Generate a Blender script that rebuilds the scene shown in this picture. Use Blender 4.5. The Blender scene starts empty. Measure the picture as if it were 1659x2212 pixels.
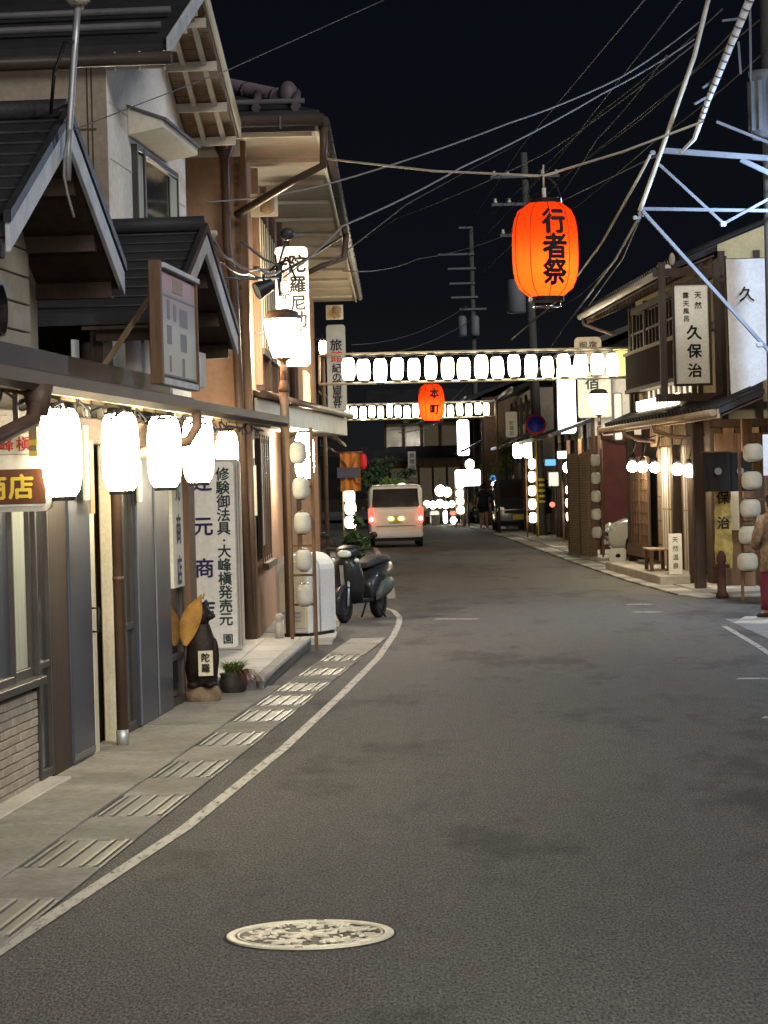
import bpy, bmesh, math, random
from mathutils import Vector, Matrix
random.seed(7)
R = math.radians
scene = bpy.context.scene
COL = scene.collection
PI = math.pi

# ---------------------------------------------------------------- camera
FPX, CX, CY, ROLL, PITCH, EYE = 5800.0, 829.5, 1106.0, 0.026, math.atan(75 / 5800), 1.86
cam_data = bpy.data.cameras.new('camera')
cam_data.sensor_fit = 'HORIZONTAL'
cam_data.sensor_width = 36.0
cam_data.lens = 36.0 * FPX / 1659.0
cam_data.clip_start = 0.1
cam_data.clip_end = 3000
cam = bpy.data.objects.new('camera', cam_data)
COL.objects.link(cam)
_right = Vector((1, 0, 0)); _fwd = Vector((0, math.cos(PITCH), -math.sin(PITCH))); _up = Vector((0, math.sin(PITCH), math.cos(PITCH)))
_cx = _right * math.cos(ROLL) - _up * math.sin(ROLL)
_cy = _right * math.sin(ROLL) + _up * math.cos(ROLL)
_m = Matrix.Identity(4)
for i in range(3):
    _m[i][0] = _cx[i]; _m[i][1] = _cy[i]; _m[i][2] = -_fwd[i]
_m[2][3] = EYE
cam.matrix_world = _m
scene.camera = cam

# ---------------------------------------------------------------- night sky, fill sun, exposure
world = bpy.data.worlds.new('World'); scene.world = world; world.use_nodes = True
wn = world.node_tree.nodes; wl = world.node_tree.links
bg = wn['Background']
tcw = wn.new('ShaderNodeTexCoord'); sep = wn.new('ShaderNodeSeparateXYZ'); ramp = wn.new('ShaderNodeValToRGB')
wl.new(tcw.outputs['Generated'], sep.inputs[0]); wl.new(sep.outputs['Z'], ramp.inputs[0]); wl.new(ramp.outputs[0], bg.inputs[0])
e = ramp.color_ramp.elements
e[0].position = 0.0; e[0].color = (0.0036, 0.0037, 0.0039, 1)
e[1].position = 0.22; e[1].color = (0.0008, 0.0011, 0.0020, 1)
m_ = ramp.color_ramp.elements.new(0.07); m_.color = (0.0013, 0.0016, 0.0023, 1)
bg.inputs[1].default_value = 1.0
fill_sun = bpy.data.lights.new('fill_sun', 'SUN'); fill_sun.energy = 0.56; fill_sun.angle = R(25); fill_sun.color = (1.0, 0.97, 0.93)  # unseen sun lamp added as general fill on walls and road
fill_sun_o = bpy.data.objects.new('fill_sun', fill_sun); COL.objects.link(fill_sun_o)
fill_sun_o.location = (0, -20, 40)
fill_sun_o.rotation_euler = (R(58), 0, R(38))
scene.view_settings.view_transform = 'Standard'
scene.view_settings.look = 'None'
scene.view_settings.exposure = 1.58
scene.view_settings.gamma = 1.0
scene.view_settings.use_curve_mapping = False
scene.render.engine = 'CYCLES'
cy = scene.cycles
cy.use_denoising = True
cy.use_adaptive_sampling = False
cy.max_bounces = 5; cy.diffuse_bounces = 3; cy.glossy_bounces = 3; cy.transmission_bounces = 4; cy.transparent_max_bounces = 8
cy.sample_clamp_indirect = 3.0
cy.caustics_reflective = False; cy.caustics_refractive = False
try: cy.use_light_tree = True
except Exception: pass

# ---------------------------------------------------------------- survey: sight lines of the photograph -> places on the ground / on a wall
def ray(px, py):
    a = px - CX; b = CY - py
    a0 = a * math.cos(ROLL) + b * math.sin(ROLL); b0 = -a * math.sin(ROLL) + b * math.cos(ROLL)
    return Vector((a0, b0 * math.sin(PITCH) + FPX * math.cos(PITCH), b0 * math.cos(PITCH) - FPX * math.sin(PITCH)))
def G(px, py, z=0.0):
    d = ray(px, py); t = (z - EYE) / d.z
    return Vector((d.x * t, d.y * t, z))
def P(px, py, Y):
    d = ray(px, py); t = Y / d.y
    return Vector((d.x * t, Y, EYE + d.z * t))
def SC(Y): return FPX / Y          # survey px per metre at distance Y
class Frame:
    """a wall line: u runs away along the street, w to the left of it"""
    def __init__(s, x, y, slope):
        s.ox, s.oy = x, y; s.phi = math.atan(slope); s.rz = PI / 2 - s.phi
        s.d = Vector((math.sin(s.phi), math.cos(s.phi), 0)); s.n = Vector((-math.cos(s.phi), math.sin(s.phi), 0))
    def hit(s, px, py, w=0.0):
        r = ray(px, py); o = Vector((-s.ox, -s.oy, EYE))
        t = (w - o.dot(s.n)) / r.dot(s.n)
        q = o + r * t
        return q.dot(s.d), q.z
    def loc(s, v):
        q = Vector((v[0] - s.ox, v[1] - s.oy, 0))
        return Vector((q.dot(s.d), q.dot(s.n), v[2] if len(v) > 2 else 0))
    def w(s, u, w, z=0): 
        return Vector((s.ox, s.oy, 0)) + s.d * u + s.n * w + Vector((0, 0, z))

# ---------------------------------------------------------------- mesh builder
class MB:
    def __init__(s): s.v = []; s.f = []; s.sm = []
    def add(s, vs, fs, smooth=False):
        o = len(s.v); s.v += [tuple(p) for p in vs]
        s.f += [tuple(i + o for i in f) for f in fs]; s.sm += [smooth] * len(fs); return s
    def box(s, x0, x1, y0, y1, z0, z1):
        if x0 > x1: x0, x1 = x1, x0
        if y0 > y1: y0, y1 = y1, y0
        if z0 > z1: z0, z1 = z1, z0
        return s.add([(x0,y0,z0),(x1,y0,z0),(x1,y1,z0),(x0,y1,z0),(x0,y0,z1),(x1,y0,z1),(x1,y1,z1),(x0,y1,z1)],
                     [(0,3,2,1),(4,5,6,7),(0,1,5,4),(1,2,6,5),(2,3,7,6),(3,0,4,7)])
    def prism(s, poly, h):           # poly: list of 3d points (planar), h: offset vector
        n = len(poly); h = Vector(h); vs = [Vector(p) for p in poly] + [Vector(p) + h for p in poly]
        fs = [tuple(range(n - 1, -1, -1)), tuple(range(n, 2 * n))] + [(i, (i + 1) % n, n + (i + 1) % n, n + i) for i in range(n)]
        return s.add(vs, fs)
    def quad(s, *p): return s.add(p, [tuple(range(len(p)))])
    def tube(s, pts, r, n=8, cap=True, smooth=True, r1=None):
        pts = [Vector(p) for p in pts]; k = len(pts)
        rr = [r] * k if r1 is None else [r + (r1 - r) * i / (k - 1) for i in range(k)]
        vs = []; prev = None
        for i, p in enumerate(pts):
            t = (pts[min(i + 1, k - 1)] - pts[max(i - 1, 0)]).normalized()
            if prev is None:
                a = Vector((0, 0, 1)) if abs(t.z) < 0.9 else Vector((1, 0, 0))
                x = t.cross(a).normalized()
            else:
                x = (prev - t * prev.dot(t)).normalized()
            prev = x; y = t.cross(x)
            for j in range(n):
                a = 2 * PI * j / n; vs.append(p + (x * math.cos(a) + y * math.sin(a)) * rr[i])
        fs = [(i * n + j, i * n + (j + 1) % n, (i + 1) * n + (j + 1) % n, (i + 1) * n + j) for i in range(k - 1) for j in range(n)]
        s.add(vs, fs, smooth)
        if cap:
            o = len(s.v) - len(vs)
            s.f += [tuple(o + j for j in range(n - 1, -1, -1)), tuple(o + (k - 1) * n + j for j in range(n))]; s.sm += [False, False]
        return s
    def bar(s, a, b, w, h, up=(0, 0, 1)):
        a = Vector(a); b = Vector(b); t = (b - a).normalized(); up = Vector(up)
        if abs(t.dot(up)) > .98: up = Vector((1, 0, 0))
        x = t.cross(up).normalized() * w / 2; y = x.cross(t).normalized() * h / 2
        q = [-x - y, x - y, x + y, -x + y]
        return s.add([a + i for i in q] + [b + i for i in q], [(0,1,2,3)[::-1], (4,5,6,7), (0,1,5,4), (1,2,6,5), (2,3,7,6), (3,0,4,7)])
    def lathe(s, prof, n=20, c=(0, 0, 0), sx=1, sy=1, smooth=True, cap=True):
        c = Vector(c); k = len(prof)
        vs = [c + Vector((r * math.cos(2*PI*j/n) * sx, r * math.sin(2*PI*j/n) * sy, z)) for r, z in prof for j in range(n)]
        fs = [(i*n+j, i*n+(j+1) % n, (i+1)*n+(j+1) % n, (i+1)*n+j) for i in range(k-1) for j in range(n)]
        s.add(vs, fs, smooth)
        if cap:
            o = len(s.v) - len(vs)
            s.f += [tuple(o + j for j in range(n-1, -1, -1)), tuple(o + (k-1)*n + j for j in range(n))]; s.sm += [False, False]
        return s
    def ball(s, c, rx, ry=None, rz=None, n=12, m=8):
        ry = ry or rx; rz = rz or rx
        prof = [(math.sin(PI * (i + .001) / (m + .002)), -math.cos(PI * (i + .001) / (m + .002)) * rz) for i in range(m + 1)]
        return s.lathe(prof, n, c, rx, ry)
    def loft(s, rings, smooth=True, cap=True):
        n = len(rings[0]); vs = [p for r in rings for p in r]; k = len(rings)
        fs = [(i*n+j, i*n+(j+1) % n, (i+1)*n+(j+1) % n, (i+1)*n+j) for i in range(k-1) for j in range(n)]
        s.add(vs, fs, smooth)
        if cap:
            o = len(s.v) - len(vs)
            s.f += [tuple(o + j for j in range(n-1, -1, -1)), tuple(o + (k-1)*n + j for j in range(n))]; s.sm += [False, False]
        return s
    def tf(s, M):
        s.v = [tuple(M @ Vector(p)) for p in s.v]; return s
    def build(s, name, mat, parent=None, bevel=0, seg=2, loc=None, rot=None, flat=False):
        me = bpy.data.meshes.new(name); me.from_pydata(s.v, [], s.f)
        if any(s.sm) and not flat: me.polygons.foreach_set('use_smooth', s.sm)
        bm = bmesh.new(); bm.from_mesh(me)
        bmesh.ops.recalc_face_normals(bm, faces=bm.faces)
        if bevel:
            es = [ed for ed in bm.edges if len(ed.link_faces) == 2 and ed.calc_face_angle(0) > R(25)]
            bmesh.ops.bevel(bm, geom=es, offset=bevel, segments=seg, affect='EDGES', clamp_overlap=True)
        bm.to_mesh(me); bm.free()
        me.materials.append(mat if not isinstance(mat, str) else MAT[mat])
        o = bpy.data.objects.new(name, me); COL.objects.link(o)
        if parent: o.parent = parent
        if loc is not None: o.location = loc
        if rot is not None: o.rotation_euler = rot
        return o

def tag(o, label=None, cat=None, group=None, kind=None):
    if label: o['label'] = label
    if cat: o['category'] = cat
    if group: o['group'] = group
    if kind: o['kind'] = kind
    return o
def thing(name, label, cat, loc=(0, 0, 0), rz=0, group=None):
    o = bpy.data.objects.new(name, None); COL.objects.link(o); o.empty_display_size = .2
    o.location = loc; o.rotation_euler = (0, 0, rz)
    return tag(o, label, cat, group)
def fthing(name, label, cat, F, group=None): return thing(name, label, cat, (F.ox, F.oy, 0), F.rz, group)
def group_empty(name, parent, loc=(0, 0, 0), rot=(0, 0, 0)):
    o = bpy.data.objects.new(name, None); COL.objects.link(o); o.parent = parent; o.location = loc; o.rotation_euler = rot; o.empty_display_size = .1
    return o
def copy_tree(o, parent=None):
    kids = KIDS.get(o.name) or [c for c in bpy.data.objects if c.parent == o]
    KIDS[o.name] = kids
    c = o.copy(); COL.objects.link(c)
    if parent: c.parent = parent
    for k in kids: copy_tree(k, c)
    return c
KIDS = {}
def dup(o, loc, rz=None, label=None, group=None, scale=None):
    c = copy_tree(o); c.location = loc
    if rz is not None: c.rotation_euler = (0, 0, rz)
    if scale: c.scale = (scale,) * 3
    if label: c['label'] = label
    if group: c['group'] = group
    return c
def piece(src, parent, loc, rot=None, scale=None):
    """another of the same piece (brick, slab, slat): shares the mesh"""
    o = bpy.data.objects.new(src.name.split('.')[0], src.data); COL.objects.link(o); o.parent = parent; o.location = loc
    if rot is not None: o.rotation_euler = rot
    if scale is not None: o.scale = scale
    return o

ORD = ['first', 'second', 'third', 'fourth', 'fifth', 'sixth', 'seventh', 'eighth', 'ninth', 'tenth', 'eleventh', 'twelfth', 'thirteenth', 'fourteenth', 'fifteenth', 'sixteenth', 'last']
def LV(i, n): return 'topmost' if i == 0 else 'lowest' if i == n - 1 else 'middle' if n % 2 and i == n // 2 else ORD[i] + ' from top'
# ---------------------------------------------------------------- lettering
_GL = {}
def glyph(ch, bold=.012):
    k = (ch, bold)
    if k in _GL: return _GL[k]
    for b in (0,):
        c = bpy.data.curves.new('g', 'FONT'); c.body = ch; c.size = 1; c.resolution_u = 2; c.offset = b
        o = bpy.data.objects.new('g', c); me = o.to_mesh()
        vs = [(p.co.x, p.co.y) for p in me.vertices]; fs = [tuple(f.vertices) for f in me.polygons]
        o.to_mesh_clear(); bpy.data.objects.remove(o); bpy.data.curves.remove(c)
        if not vs or (min(v[0] for v in vs) > -.15 and max(v[0] for v in vs) < 1.2 and min(v[1] for v in vs) > -.35 and max(v[1] for v in vs) < 1.15): break
    if vs:
        cx = (min(v[0] for v in vs) + max(v[0] for v in vs)) / 2; cyy = (min(v[1] for v in vs) + max(v[1] for v in vs)) / 2
        if ch in '。、・': cx -= .0
        vs = [(v[0] - cx, v[1] - cyy) for v in vs]
    _GL[k] = (vs, fs); return _GL[k]
def letters(mb, text, x, z, size, pitch=None, horizontal=False, fn=None, bold=.012, sx=1.0, y=0.0):
    """characters on the local x-z plane, first one centred at (x, z), going down (or along +x)"""
    pitch = pitch or size * 1.05
    for i, ch in enumerate(text):
        if ch == ' ': continue
        vs, fs = glyph(ch, bold)
        cx = x + (i * pitch if horizontal else 0); cz = z - (0 if horizontal else i * pitch)
        q = bold * size
        for k, (ox, oz) in enumerate(((0, 0), (q, 0), (-q, 0), (0, q), (0, -q)) if bold > .004 else ((0, 0),)):
            mb.add([(cx + a * size * sx + ox, y - k * .0005, cz + b * size + oz) for a, b in vs], fs)
    return mb

# ---------------------------------------------------------------- materials
MAT = {}
def M(name, col, rough=.6, metal=0.0, var=.18, scale=3.0, fine=.10, bump=.0, bscale=60, emit=0, ecol=None, spec=.18, coat=0, stretch=(1, 1, 1), stain=0.0, stain_col=(.1, .09, .07)):
    m = bpy.data.materials.new(name); m.use_nodes = True
    nt = m.node_tree; n = nt.nodes; l = nt.links; b = n['Principled BSDF']
    b.inputs['Roughness'].default_value = rough; b.inputs['Metallic'].default_value = metal
    b.inputs['Specular IOR Level'].default_value = spec
    if coat: b.inputs['Coat Weight'].default_value = coat; b.inputs['Coat Roughness'].default_value = .08
    col = tuple(col)
    if var or fine:
        tc = n.new('ShaderNodeTexCoord'); mp = n.new('ShaderNodeMapping'); mp.inputs['Scale'].default_value = stretch
        l.new(tc.outputs['Object'], mp.inputs[0])
        oi = n.new('ShaderNodeObjectInfo'); ad = n.new('ShaderNodeVectorMath'); ad.operation = 'ADD'
        sc = n.new('ShaderNodeVectorMath'); sc.operation = 'SCALE'; sc.inputs[3].default_value = 37.0
        cb = n.new('ShaderNodeCombineXYZ')
        for i in range(3): l.new(oi.outputs['Random'], cb.inputs[i])
        l.new(cb.outputs[0], sc.inputs[0]); l.new(mp.outputs[0], ad.inputs[0]); l.new(sc.outputs[0], ad.inputs[1])
        t1 = n.new('ShaderNodeTexNoise'); t1.inputs['Scale'].default_value = scale; t1.inputs['Detail'].default_value = 5; t1.inputs['Roughness'].default_value = .62
        t2 = n.new('ShaderNodeTexNoise'); t2.inputs['Scale'].default_value = scale * 14; t2.inputs['Detail'].default_value = 3
        for t in (t1, t2): l.new(ad.outputs[0], t.inputs['Vector'])
        r1 = n.new('ShaderNodeMapRange'); r1.inputs[1].default_value = .28; r1.inputs[2].default_value = .72; r1.inputs[3].default_value = 1 - var * 1.3; r1.inputs[4].default_value = 1 + var
        r2 = n.new('ShaderNodeMapRange'); r2.inputs[1].default_value = .25; r2.inputs[2].default_value = .75; r2.inputs[3].default_value = 1 - fine; r2.inputs[4].default_value = 1 + fine
        l.new(t1.outputs[0], r1.inputs[0]); l.new(t2.outputs[0], r2.inputs[0])
        mu = n.new('ShaderNodeMath'); mu.operation = 'MULTIPLY'; l.new(r1.outputs[0], mu.inputs[0]); l.new(r2.outputs[0], mu.inputs[1])
        vm = n.new('ShaderNodeVectorMath'); vm.operation = 'SCALE'; vm.inputs[0].default_value = col; l.new(mu.outputs[0], vm.inputs[3])
        out = vm.outputs[0]
        if stain:
            t3 = n.new('ShaderNodeTexNoise'); t3.inputs['Scale'].default_value = scale * .55; t3.inputs['Detail'].default_value = 7; t3.inputs['Roughness'].default_value = .7
            l.new(ad.outputs[0], t3.inputs['Vector'])
            r3 = n.new('ShaderNodeMapRange'); r3.inputs[1].default_value = .5; r3.inputs[2].default_value = .72; r3.inputs[4].default_value = stain; l.new(t3.outputs[0], r3.inputs[0])
            mx = n.new('ShaderNodeMix'); mx.data_type = 'RGBA'; l.new(r3.outputs[0], mx.inputs[0]); l.new(out, mx.inputs[6]); mx.inputs[7].default_value = (*stain_col, 1)
            out = mx.outputs[2]
        l.new(out, b.inputs['Base Color'])
        rr = n.new('ShaderNodeMapRange'); rr.inputs[3].default_value = max(0.02, rough - .1); rr.inputs[4].default_value = min(1, rough + .12); l.new(t1.outputs[0], rr.inputs[0]); l.new(rr.outputs[0], b.inputs['Roughness'])
        if bump:
            t4 = n.new('ShaderNodeTexNoise'); t4.inputs['Scale'].default_value = bscale; t4.inputs['Detail'].default_value = 4; l.new(ad.outputs[0], t4.inputs['Vector'])
            bp = n.new('ShaderNodeBump'); bp.inputs['Strength'].default_value = bump; bp.inputs['Distance'].default_value = .02; l.new(t4.outputs[0], bp.inputs['Height']); l.new(bp.outputs[0], b.inputs['Normal'])
    else:
        b.inputs['Base Color'].default_value = (*col, 1)
    if emit:
        b.inputs['Emission Color'].default_value = (*(ecol or col), 1); b.inputs['Emission Strength'].default_value = emit
    MAT[name] = m; return m
def wood(name, col, rough=.6, axis=2, var=.3, **k):
    st = [9, 9, 9]; st[axis] = .9
    return M(name, col, rough, var=var, scale=1.3, fine=.16, stretch=tuple(st), bump=.25, bscale=9, **k)
# ---------------------------------------------------------------- material list
M('conc', (.30, .285, .25), .85, var=.25, scale=1.6, fine=.2, bump=.25, bscale=50, stain=.55, stain_col=(.13, .12, .095))
M('conc_pale', (.48, .46, .41), .8, var=.15, scale=2, fine=.12, bump=.15, bscale=60, stain=.25, stain_col=(.25, .23, .19))
M('tile_white', (.56, .54, .48), .55, var=.12, scale=2, stain=.2, stain_col=(.3, .28, .22))
M('kerb', (.22, .22, .22), .7, var=.3)
M('grate', (.10, .10, .10), .5, metal=.4, var=.3)
M('grate_bar', (.21, .205, .18), .45, metal=.3, var=.2)
M('paint_cream', (.60, .55, .42), .6, var=.12, scale=3, stain=.15)
M('wall_beige', (.42, .36, .27), .85, var=.12, scale=1.2, fine=.14, bump=.2, bscale=90)
M('wall_brown', (.30, .25, .19), .85, var=.12, scale=1.2, fine=.14, bump=.2, bscale=90)
M('wall_white', (.74, .725, .68), .85, var=.10, scale=1.2, fine=.13, bump=.25, bscale=120)
M('wall_orange', (.36, .215, .135), .85, var=.14, scale=1.1, fine=.12, bump=.2, bscale=90)
M('wall_yellow', (.52, .44, .25), .8, var=.15, scale=1.5)
M('plaster', (.60, .57, .49), .85, var=.12, scale=1.5, stain=.2, stain_col=(.35, .32, .26))
M('brick', (.36, .31, .26), .75, var=.22, scale=5, fine=.16, bump=.2, bscale=60)
M('mortar', (.20, .18, .155), .9, var=.15)
M('frame_dark', (.045, .04, .037), .45, var=.25, spec=.4)
M('frame_brown', (.085, .06, .042), .5, var=.25)
M('panel_slate', (.042, .052, .072), .32, var=.18, scale=1.4, spec=.6)
M('glass_dark', (.030, .034, .036), .06, var=.1, spec=.8)
M('curtain', (.36, .39, .33), .8, var=.2, scale=1.5, stretch=(6, 6, .6))
M('poster', (.62, .60, .50), .6, var=.08)
wood('wood_dark', (.055, .037, .026), .6, 2)
wood('wood_matte', (.04, .028, .02), .95, 2, spec=.03)
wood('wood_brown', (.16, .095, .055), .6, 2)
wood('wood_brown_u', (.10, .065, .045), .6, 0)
wood('wood_dark_u', (.05, .036, .027), .65, 0)
wood('wood_tan', (.34, .24, .14), .6, 2)
wood('soffit', (.30, .23, .15), .7, 0)
M('soffit_pale', (.45, .415, .34), .8, var=.18, scale=1.2, stain=.35, stain_col=(.3, .22, .13))
M('siding', (.40, .36, .29), .7, var=.14, scale=1.5, fine=.1, stain=.3, stain_col=(.24, .21, .17))
M('barge', (.50, .53, .56), .55, var=.22, scale=4, stain=.4, stain_col=(.22, .21, .2))
M('roof', (.030, .030, .033), .5, var=.3, scale=2, bump=.2)
M('roof_purple', (.12, .095, .11), .45, var=.25)
M('gutter', (.055, .042, .035), .4, var=.2)
M('gutter_grey', (.10, .10, .105), .45, var=.25)
M('awning', (.16, .16, .155), .55, var=.25, stain=.4, stain_col=(.14, .13, .12))
M('pipe_brown', (.095, .06, .042), .4, var=.2)
M('pipe_white', (.62, .60, .55), .5, var=.1)
M('black', (.012, .012, .013), .4, var=.2)
M('rubber', (.018, .018, .019), .8, var=.2)
M('iron', (.05, .05, .055), .45, metal=.5, var=.25)
M('steel', (.42, .44, .46), .4, metal=.6, var=.2)
M('steel_paint', (.15, .165, .19), .5, var=.15)
M('chrome', (.75, .75, .75), .12, metal=1, var=.05)
M('pole_brown', (.115, .075, .05), .45, var=.2)
M('concrete_pole', (.085, .085, .085), .85, var=.15, stretch=(3, 3, .5))
M('wire', (.10, .10, .11), .6, var=.1)
M('wire_pale', (.20, .20, .20), .6, var=.1)
M('rope', (.50, .46, .38), .85, var=.2)
M('sign_white', (.82, .80, .72), .5, var=.07, scale=2)
M('sign_frame', (.50, .47, .40), .5, var=.12)
M('sign_brown', (.14, .055, .028), .5, var=.1)
M('ink', (.014, .012, .015), .6, var=0, fine=0)
M('ink_blue', (.035, .03, .11), .6, var=0, fine=0)
M('ink_green', (.025, .055, .055), .6, var=0, fine=0)
M('ink_red', (.45, .05, .045), .6, var=0, fine=0)
M('ink_yellow', (.80, .58, .08), .5, var=0, fine=0)
M('ink_grey', (.22, .22, .24), .6, var=.1)
M('leaf_brown', (.36, .19, .045), .6, var=.35, scale=9)
M('carved', (.022, .015, .014), .5, var=.4, scale=6, bump=.5, bscale=25)
M('stone', (.20, .145, .095), .85, var=.4, scale=8, bump=.6, bscale=22)
M('pot', (.055, .055, .05), .6, var=.35, scale=8)
M('soil', (.03, .022, .015), .95, var=.3)
M('leaf_green', (.16, .25, .05), .6, var=.45, scale=5)
M('leaf_deep', (.045, .085, .03), .6, var=.5, scale=3)
M('leaf_purple', (.12, .05, .05), .6, var=.4, scale=5)
M('bark', (.06, .045, .03), .9, var=.4, scale=8)
M('paper_lantern', (.56, .56, .50), .8, var=.12, scale=6, fine=.06)
M('plastic_white', (.66, .65, .60), .45, var=.06)
M('plastic_grey', (.36, .37, .36), .45, var=.12)
M('scoot_black', (.016, .018, .020), .4, var=.25, coat=.15)
M('scoot_panel', (.07, .08, .075), .45, var=.2)
M('seat', (.03, .03, .033), .55, var=.2)
M('seat_brown', (.13, .085, .07), .6, var=.2)
M('lens_clear', (.55, .62, .55), .08, var=.05, spec=.9)
M('van_cream', (.78, .72, .57), .25, var=.04, coat=.7)
M('van_white', (.70, .69, .65), .25, var=.04, coat=.7)
M('car_dark', (.03, .03, .035), .18, var=.1, coat=.9)
M('van_glass', (.025, .018, .018), .05, var=.05, spec=.9)
M('lens_red', (.45, .02, .015), .12, var=.05, spec=.8)
M('plate_yellow', (.75, .55, .06), .5, var=.05)
M('plate_white', (.75, .75, .72), .5, var=.05)
M('skin', (.40, .25, .18), .6, var=.1)
M('hair', (.015, .012, .010), .55, var=.2)
M('cloth_navy', (.022, .027, .045), .85, var=.2)
M('cloth_brown', (.26, .17, .10), .85, var=.5, scale=18, fine=.4)
M('hydrant', (.075, .03, .028), .55, var=.3)
M('shop_red', (.05, .012, .011), .7, var=.3)
M('cloth_maroon', (.12, .022, .035), .85, var=.2)
M('cloth_black', (.02, .02, .02), .85, var=.2)
M('shutter', (.42, .33, .20), .6, var=.2, stretch=(1, 1, .4))
M('banner', (.62, .62, .62), .8, var=.1, scale=1.5)
M('bark_board', (.34, .25, .07), .7, var=.5, scale=7, stain=.5, stain_col=(.12, .08, .03))
M('noren', (.52, .18, .035), .75, var=.15)
M('noren_dark', (.09, .08, .11), .8, var=.15)
M('sign_blue', (.02, .05, .45), .4, var=.05)
M('sign_red', (.5, .03, .03), .4, var=.05)
M('red_disc', (.65, .02, .025), .5, var=.1)
M('pole_yellow', (.62, .50, .05), .6, var=.15)
M('hill', (.007, .008, .007), 1, var=.5, scale=.05, fine=.3)
# lit things: lamps, lanterns, light boxes, tail lamps
WARM = (1.0, .83, .56); WHITE = (1.0, .93, .78); COOL = (.80, .90, 1.0)
def EM(name, col, s):
    m = bpy.data.materials.new(name); m.use_nodes = True; n = m.node_tree.nodes; l = m.node_tree.links
    n.remove(n['Principled BSDF']); em = n.new('ShaderNodeEmission'); em.inputs[0].default_value = (*col, 1); em.inputs[1].default_value = s
    l.new(em.outputs[0], n['Material Output'].inputs[0]); MAT[name] = m
    return m
EM('lit_lantern', (1.0, .86, .58), 18)
EM('lit_row', (1.0, .88, .62), 5)
EM('lit_lamp', (1.0, .87, .64), 110)
EM('lit_lamp_far', (1.0, .88, .66), 260)
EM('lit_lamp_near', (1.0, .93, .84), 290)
EM('lit_globe', (1.0, .84, .60), 50)
EM('lit_box', (.86, .93, 1.0), 5)
EM('lit_box_warm', (1.0, .86, .6), 4)
EM('lit_window', (1.0, .62, .22), 1.2)
EM('lit_tail', (1.0, .06, .04), 1.6)
EM('lit_tail_core', (1.0, .62, .5), 4)
EM('lit_plate', (1.0, .72, .25), 1.2)
EM('lit_blue', (.15, .45, 1.0), .5)
EM('lit_red', (1.0, .12, .08), 1.2)
EM('lit_strip', (1.0, .84, .55), 9)
EM('lit_dim', (1.0, .8, .5), .018)
EM('lit_soft_glow', (1.0, .93, .75), .35)
# paper of the red festival lanterns: light passes through it from the bulb inside
def paper(name, col, tr):
    m = bpy.data.materials.new(name); m.use_nodes = True; n = m.node_tree.nodes; l = m.node_tree.links
    n.remove(n['Principled BSDF']); d = n.new('ShaderNodeBsdfDiffuse'); t = n.new('ShaderNodeBsdfTranslucent'); mx = n.new('ShaderNodeMixShader')
    tc = n.new('ShaderNodeTexCoord'); wv = n.new('ShaderNodeTexWave'); wv.bands_direction = 'Z'; wv.inputs['Scale'].default_value = 16; wv.inputs['Distortion'].default_value = .3
    l.new(tc.outputs['Object'], wv.inputs['Vector'])
    mr = n.new('ShaderNodeMapRange'); mr.inputs[3].default_value = .72; mr.inputs[4].default_value = 1.0; l.new(wv.outputs['Fac'], mr.inputs[0])
    vm = n.new('ShaderNodeVectorMath'); vm.operation = 'SCALE'; vm.inputs[0].default_value = col; l.new(mr.outputs[0], vm.inputs[3])
    l.new(vm.outputs[0], t.inputs[0]); d.inputs[0].default_value = (col[0] * .7, col[1] * .6, col[2] * .6, 1)
    mx.inputs[0].default_value = tr; l.new(d.outputs[0], mx.inputs[1]); l.new(t.outputs[0], mx.inputs[2]); l.new(mx.outputs[0], n['Material Output'].inputs[0]); MAT[name] = m
paper('paper_red', (.95, .085, .010), .85)
def lamp_light(name, parent, loc, power, col, radius=.08):
    d = bpy.data.lights.new(name, 'POINT'); d.energy = power; d.color = col; d.shadow_soft_size = radius
    o = bpy.data.objects.new(name, d); COL.objects.link(o); o.parent = parent; o.location = loc
    return o
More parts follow.
